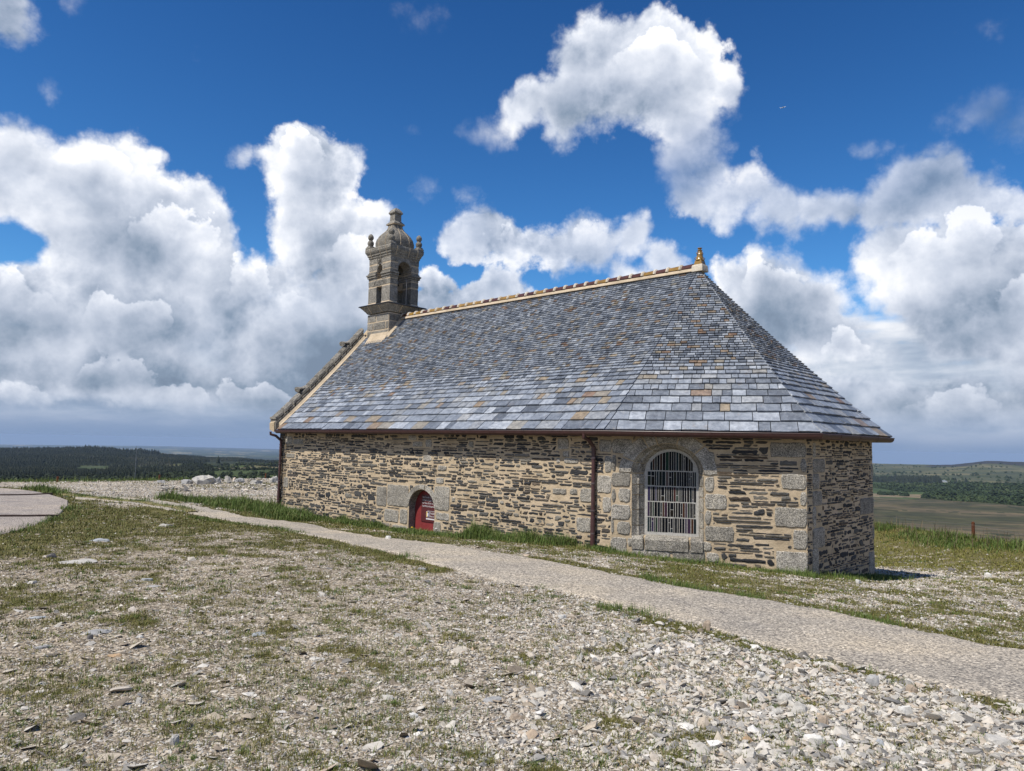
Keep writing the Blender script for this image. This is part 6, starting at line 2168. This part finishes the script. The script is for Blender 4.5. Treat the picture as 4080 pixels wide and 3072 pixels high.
def tree_shape(kind, seed):
    """Ragged crown: tiers of drooping boughs, or a heap of leaf clumps."""
    r = np.random.default_rng(seed)
    V, Fc = [], []
    if kind == 'conifer':
        tiers = 5
        for i in range(tiers):
            z0 = .06 + .80 * i / tiers; z1 = min(1.0, z0 + .36)
            rad = (.23 * (1 - i / tiers) + .035) * r.uniform(.8, 1.2)
            nseg = 7
            b = len(V)
            ph = r.uniform(0, 6)
            for k in range(nseg):
                a = ph + 2 * pi * k / nseg
                q = rad * r.uniform(.65, 1.25)
                V.append((q * math.cos(a), q * math.sin(a), z0 + r.uniform(-.05, .04)))
            V.append((r.uniform(-.012, .012), r.uniform(-.012, .012), z1))
            for k in range(nseg):
                Fc.append((b + k, b + (k + 1) % nseg, b + nseg))
    else:
        for i in range(44):
            v = r.normal(size=3); v /= np.linalg.norm(v); v[2] = abs(v[2]) * 1.05 - .12
            c = v * np.array([.52, .52, .84]) * r.uniform(.72, 1.0) + np.array([0, 0, .08])
            n_ = v + r.normal(size=3) * .45; n_ /= np.linalg.norm(n_)
            t = np.cross(n_, (0.3, .2, 1)); t /= np.linalg.norm(t); u = np.cross(n_, t)
            s = r.uniform(.14, .26)
            b = len(V)
            for k in range(5):
                a = 2 * pi * k / 5 + r.uniform(-.3, .3)
                V.append(tuple(c + s * (t * math.cos(a) + u * math.sin(a)) * r.uniform(.7, 1.1)))
            V.append(tuple(c + n_ * s * .35))
            for k in range(5): Fc.append((b + k, b + (k + 1) % 5, b + 5))
    return np.array(V), np.array(Fc)
CON = [tree_shape('conifer', s) for s in range(6)]
BSH = [tree_shape('bush', 50 + s) for s in range(6)]
def wood(name, x, y, hgt, wide, shapes, mats, label, seed=3):
    r = np.random.default_rng(seed)
    z = terrain(x, y)
    kind = r.integers(0, len(shapes), len(x))
    Vs, Fs, off = [], [], 0
    for k_, (V, Fc) in enumerate(shapes):
        i = np.where(kind == k_)[0]
        if not len(i): continue
        a = r.uniform(0, 6.28, len(i)); ca, sa = np.cos(a), np.sin(a)
        P = V[None] * np.stack([hgt[i] * wide[i], hgt[i] * wide[i], hgt[i]], -1)[:, None]
        X = P[..., 0] * ca[:, None] - P[..., 1] * sa[:, None] + x[i][:, None]
        Y = P[..., 0] * sa[:, None] + P[..., 1] * ca[:, None] + y[i][:, None]
        Z = P[..., 2] + z[i][:, None] - .3
        Vs.append(np.stack([X, Y, Z], -1).reshape(-1, 3))
        Fs.append((Fc[None] + (np.arange(len(i)) * len(V))[:, None, None] + off).reshape(-1, 3))
        off += len(i) * len(V)
    o = mesh_np(name, np.concatenate(Vs), [np.concatenate(Fs)], mats)
    return prop(o, label, kind='stuff')
def polar_box(n, a0, a1, r0, r1, seed):
    r = np.random.default_rng(seed)
    a = np.radians(r.uniform(a0, a1, n)); d = np.sqrt(r.uniform(r0 * r0, r1 * r1, n))
    # the edges of the woods wander
    d = d * (1 + .16 * (fbm(d * np.sin(a), d * np.cos(a) * .3, 1 / 260., 3) - .5))
    a = a + .02 * (fbm(d, a * 900, 1 / 170., 3) - .5)
    return d * np.sin(a), d * np.cos(a), a, d, r
def far_woods():
    X, Y, Hh = [], [], []
    # plantation over the long hill at left and the dark spur beyond
    for a0, a1, r0, r1, n, h0, h1, cut, sc in ((-37, -22.6, 1500, 2350, 15000, 4, 8.5, .43, 1 / 230.), (-37, -22.6, 2300, 2680, 5000, 7, 13, .30, 1 / 260.), (-37, -27, 1380, 1650, 1800, 3, 6.5, .45, 1 / 140.), (-24, -14, 1900, 2640, 9000, 5, 10, .22, 1 / 260.),
                                               (-37, -22, 760, 1020, 5200, 2.5, 6, .34, 1 / 110.), (-38, -30.5, 1000, 1450, 3200, 3, 6.5, .30, 1 / 110.), (-28.5, -22.5, 1050, 1500, 1600, 3, 6.5, .47, 1 / 90.), (-27, -25.5, 2350, 2640, 90, 14, 21, 0, 1), (-30, -26.5, 2400, 2640, 120, 12, 18, 0, 1),
                                               (-20.5, -18, 2900, 3300, 120, 12, 22, 0, 1)):
        x, y, a, d, r = polar_box(n, a0, a1, r0, r1, int(n + r0))
        ok = fbm(x, y, sc, 4) > cut
        X.append(x[ok]); Y.append(y[ok]); Hh.append(r.uniform(h0, h1, ok.sum()))
    x, y, h = map(np.concatenate, (X, Y, Hh))
    wood('conifer_forest', x, y, h, np.full(len(x), 1.15), CON, [M_CONI], 'dark conifer forest covering the hill on the left horizon', 61)
    X, Y, Hh = [], [], []
    for a0, a1, r0, r1, n, h0, h1, cut, sc in ((-37, -16, 330, 640, 3200, .8, 2.2, .42, 1 / 60.), (-37, -22, 600, 780, 1500, 1.8, 4.2, .40, 1 / 80.), (-24, -14, 620, 1300, 900, 1.8, 4.5, .52, 1 / 70.), (-24, -14, 1250, 1500, 700, 3, 6.5, .48, 1 / 70.)):
        x, y, a, d, r = polar_box(n, a0, a1, r0, r1, int(n + r0 + 7))
        ok = fbm(x, y, sc, 4) > cut
        X.append(x[ok]); Y.append(y[ok]); Hh.append(r.uniform(h0, h1, ok.sum()))
    x, y, h = map(np.concatenate, (X, Y, Hh))
    wood('scrub', x, y, h, np.full(len(x), 1.25), BSH, [M_SCRUB], 'green scrub on the slope below the left brow', 62)
    # right: broadleaf wood in the valley with its wandering edge, conifer clump above
    X, Y, Hh = [], [], []
    x, y, a, d, r = polar_box(16000, 26, 41, 1180, 2150, 71)
    dg = np.degrees(a)
    lo = np.interp(dg, [26, 28.0, 29.2, 30, 32, 35, 41], [1900, 1760, 1400, 1340, 1250, 1200, 1150]) + 90 * (fbm(x, y, 1 / 90., 3) - .5)
    hi = np.interp(dg, [26, 27.4, 28.6, 31, 33, 36, 41], [1850, 2060, 2030, 2050, 2080, 2000, 2000])
    gap = (dg < 29.6) & (d > 1400) & (d < 1780)
    ok = (d > lo) & (d < hi) & ~gap & (fbm(x, y, 1 / 70., 4) > .36)
    X.append(x[ok]); Y.append(y[ok]); Hh.append(r.uniform(5, 11, ok.sum()))
    for a0, a1, r0, r1, n in ((26, 41, 2300, 3300, 500), (26.5, 28.2, 1500, 1560, 30), (26, 41, 3300, 4500, 300)):
        x, y, a, d, r = polar_box(n, a0, a1, r0, r1, n + 5)
        ok = fbm(x, y, 1 / 120., 3) > .5
        X.append(x[ok]); Y.append(y[ok]); Hh.append(r.uniform(4, 9, ok.sum()))
    x, y, h = map(np.concatenate, (X, Y, Hh))
    wood('broadleaf_wood', x, y, h, np.full(len(x), 1.2), BSH, [M_BUSH], 'green broadleaf wood in the valley on the right', 63)
    X, Y, Hh = [], [], []
    for a0, a1, r0, r1, n, h0, h1 in ((27.6, 30.2, 2120, 2420, 420, 12, 21), (26.0, 28.2, 2150, 2500, 300, 8, 15), (31.2, 35, 2020, 2120, 160, 5, 9)):
        x, y, a, d, r = polar_box(n, a0, a1, r0, r1, n + 9)
        X.append(x); Y.append(y); Hh.append(r.uniform(h0, h1, n))
    x, y, h = map(np.concatenate, (X, Y, Hh))
    wood('conifer_clump', x, y, h, np.full(len(x), 1.1), CON, [M_CONI], 'dark conifers above the valley wood on the right', 64)
far_woods()
M_BARK = mat_wood('bark', (.03, .024, .018), (.09, .07, .05))
def lone_tree(px, py, dist, h, kind, label):
    d = ray_px(px, py); k = dist / math.hypot(d[0], d[1])
    x, y = d[0] * k, d[1] * k
    z = float(terrain(x, y))
    root = empty('conifer_tree' if kind == 'c' else 'bushy_tree', (x, y, z))
    prop(root, label, 'tree')
    V, Fc = (CON if kind == 'c' else BSH)[int(px) % 6]
    s = h * (1.2 if kind == 'c' else 1.1)
    cr = mesh_np('crown', V * np.array([s, s, h]) + np.array([0, 0, h * .06]), [Fc], [M_CONI if kind == 'c' else M_BUSH], parent=root)
    t = MB(); t.tube([(0, 0, -.6), (0, 0, h * .3), (0, 0, h * .5)], [h * .03, h * .022, h * .01], 6)
    t.build('trunk', M_BARK, root)
lone_tree(3847, 1890, 2320, 19, 'c', 'lone dark conifer standing right of the white farmhouse')
lone_tree(3806, 1893, 2250, 20, 'c', 'dark conifer just right of the white farmhouse')
lone_tree(3800, 1885, 2450, 17, 'b', 'bushy tree between the farmhouse and the lone conifer')
lone_tree(212, 1902, 560, 6.5, 'b', 'round bright green tree left of the first rusty post')
lone_tree(868, 1862, 1250, 17, 'c', 'single fir tree in the pale field below the dark spur')

# white farmhouse in the valley
def farmhouse():
    d = ray_px(3757, 1884); dist = 2430; k = dist / math.hypot(d[0], d[1])
    x, y = d[0] * k, d[1] * k
    root = empty('farmhouse', (x, y, float(terrain(x, y))))
    prop(root, 'tiny white farmhouse among trees in the valley on the right', 'house')
    w = MB()
    for cx, cy, L, D, Hh in ((0, 0, 10.5, 6, 3.2), (8.2, 2, 6, 5, 2.5)):
        w.loft([[(cx + a * L / 2, cy + b * D / 2, z) for a, b in ((-1, -1), (1, -1), (1, 1), (-1, 1))] for z in (-2, Hh)], 0)
    w.build('wall', mat_plain('limewash', (.75, .74, .70), .9, .2), root)
    rf = MB()
    for cx, cy, L, D, Hh in ((0, 0, 10.9, 6.5, 3.2), (8.2, 2, 6.3, 5.4, 2.5)):
        rf.loft([[(cx + s * L / 2, cy - D / 2, Hh + .02), (cx + s * L / 2, cy + D / 2, Hh + .02), (cx + s * L / 2, cy, Hh + D * .42)] for s in (-1, 1)], 0)
    rf.build('roof', M_SLATE, root)
    for q in (-3.6, -1.4, .9, 3.6):
        op = MB()
        op.loft([[(q + a * .4, -3.02 - b, z) for a, b in ((-1, 0), (1, 0), (1, .05), (-1, .05))] for z in (.9, 2.1)], 0)
        op.build('window', M_DARK, root)
farmhouse()

# rusty posts along the brow, thin mast below it
def post(px, py, hpx, wpx, dist, label, wire=None):
    d = ray_px(px, py); k = dist / math.hypot(d[0], d[1])
    x, y = d[0] * k, d[1] * k
    ztop = EYE + ray_px(px, py - hpx)[2] * k
    z = float(terrain(x, y))
    w = wpx / F_PX * dist / 2
    m = MB()
    m.loft([[(x + r * math.cos(2 * pi * (i + .5) / 8), y + r * math.sin(2 * pi * (i + .5) / 8), zz + .012 * math.cos(i * 1.3) * (zz > z)) for i in range(8)] for r, zz in ((w, z - .3), (w * 1.02, z + .1), (w * .98, ztop - .02), (w * .8, ztop))], 0)
    o = m.build('fence_post', M_RUST)
    prop(o, label, 'post', 'rusty posts along the brow')
post(229, 1921, 23, 7, 40.5, 'rusty post on the brow in front of the round bright green tree')
post(635, 1914, 22, 6.5, 42.4, 'rusty post on the brow just right of the thin mast')
post(1058, 1908, 22, 5.5, 43.8, 'rusty post on the brow close to the chapel gable')
post(3878, 2118, 38, 10.5, 28.4, 'rusty post in the long grass right of the chapel')
def mast():
    dist = 115
    d = ray_px(538, 1912); k = dist / math.hypot(d[0], d[1])
    x, y = d[0] * k, d[1] * k
    d2 = ray_px(545, 1776); k2 = dist / math.hypot(d2[0], d2[1])
    x2, y2, z2 = d2[0] * k2, d2[1] * k2, EYE + d2[2] * k2
    z = float(terrain(x, y))
    m = MB()
    m.tube([(x, y, z - .3), (x + (x2 - x) * .5, y + (y2 - y) * .5, (z + z2) / 2), (x2, y2, z2)], [.055, .040, .022], 8)
    prop(m.build('mast', mat_plain('mast_grey', (.22, .23, .25), .5, .4, .4), None), 'thin leaning grey mast rising from behind the left brow', 'mast')
mast()
# thin fence wire along the right brow
def wire():
    P = [(3560, 2062, 30.6), (3720, 2078, 28.9), (3878, 2092, 27.2), (4060, 2126, 26.4), (4300, 2170, 26)]
    pts = []
    for px, py, dist in P:
        d = ray_px(px, py); k = dist / math.hypot(d[0], d[1])
        pts.append((d[0] * k, d[1] * k, EYE + d[2] * k))
    m = MB(); m.tube(pts, .004, 6)
    prop(m.build('fence_wire', M_IRON), 'slack fence wire strung past the rusty post in the long grass', 'wire')
wire()
# an airliner far off in the blue
def plane():
    d = ray_px(3120, 428); dist = 9500.0
    c = d / np.linalg.norm(d) * dist + np.array([0, 0, EYE])
    root = empty('airplane', tuple(c))
    prop(root, 'tiny white airplane high in the blue sky at upper right', 'airplane')
    M = mat_plain('white_paint', (.8, .8, .8), .5)
    f = MB()
    ax = np.array([.93, -.2, .20]); ax /= np.linalg.norm(ax)
    sd = np.cross(ax, (0, 0, 1)); sd /= np.linalg.norm(sd); up = np.cross(sd, ax)
    def P(a, b, z): return ax * a + sd * b + up * z
    f.loft([[P(a, r * math.cos(2 * pi * i / 10), r * math.sin(2 * pi * i / 10)) for i in range(10)] for a, r in ((-33, .4), (-24, 2.0), (-12, 3.0), (22, 3.0), (30, 2.2), (34, .4))], 0)
    f.build('fuselage', M, root)
    for s in (-1, 1):
        w = MB(); w.loft([[P(8, s * 2, -1), P(-4, s * 2, -1), P(-4, s * 2, -.2), P(8, s * 2, -.2)], [P(-8, s * 30, 1), P(-11, s * 30, 1), P(-11, s * 30, 1.2), P(-8, s * 30, 1.2)]], 0)
        w.build('wing', M, root)
        t = MB(); t.loft([[P(-25, s * 1, .5), P(-31, s * 1, .5), P(-31, s * 1, .9), P(-25, s * 1, .9)], [P(-32, s * 10, 1), P(-34, s * 10, 1), P(-34, s * 10, 1.2), P(-32, s * 10, 1.2)]], 0)
        t.build('tailplane', M, root)
    t = MB(); t.loft([[P(-24, -.2, 2), P(-32, -.2, 2), P(-32, .2, 2), P(-24, .2, 2)], [P(-31, -.1, 11), P(-34, -.1, 11), P(-34, .1, 11), P(-31, .1, 11)]], 0)
    t.build('tail_fin', M, root)
plane()

# ------------------------------------------------------------------ haze
def haze():
    lo = -760.0
    hi = EYE + 9.5
    Rr = 29100.0
    m = MB()
    m.loft([[(x * Rr, y * Rr, z) for x, y in ((-1, -1), (1, -1), (1, 1), (-1, 1))] for z in (lo, hi)], 0)
    mt = bpy.data.materials.new('haze')
    mt.use_nodes = True
    mt.node_tree.nodes.clear()
    k = NT(mt.node_tree)
    out = k.new('ShaderNodeOutputMaterial')
    v = k.new('ShaderNodeVolumePrincipled')
    v.inputs['Color'].default_value = (.46, .62, .86, 1)  # dimmed blue: cloud shade over the distance is put into the haze colour
    v.inputs['Density'].default_value = HAZE
    v.inputs['Anisotropy'].default_value = .0
    k.l.new(v.outputs[0], out.inputs['Volume'])
    o = m.build('haze', mt)
    prop(o, 'pale blue air over the far country', kind='stuff')
HAZE = 4.4e-5
haze()
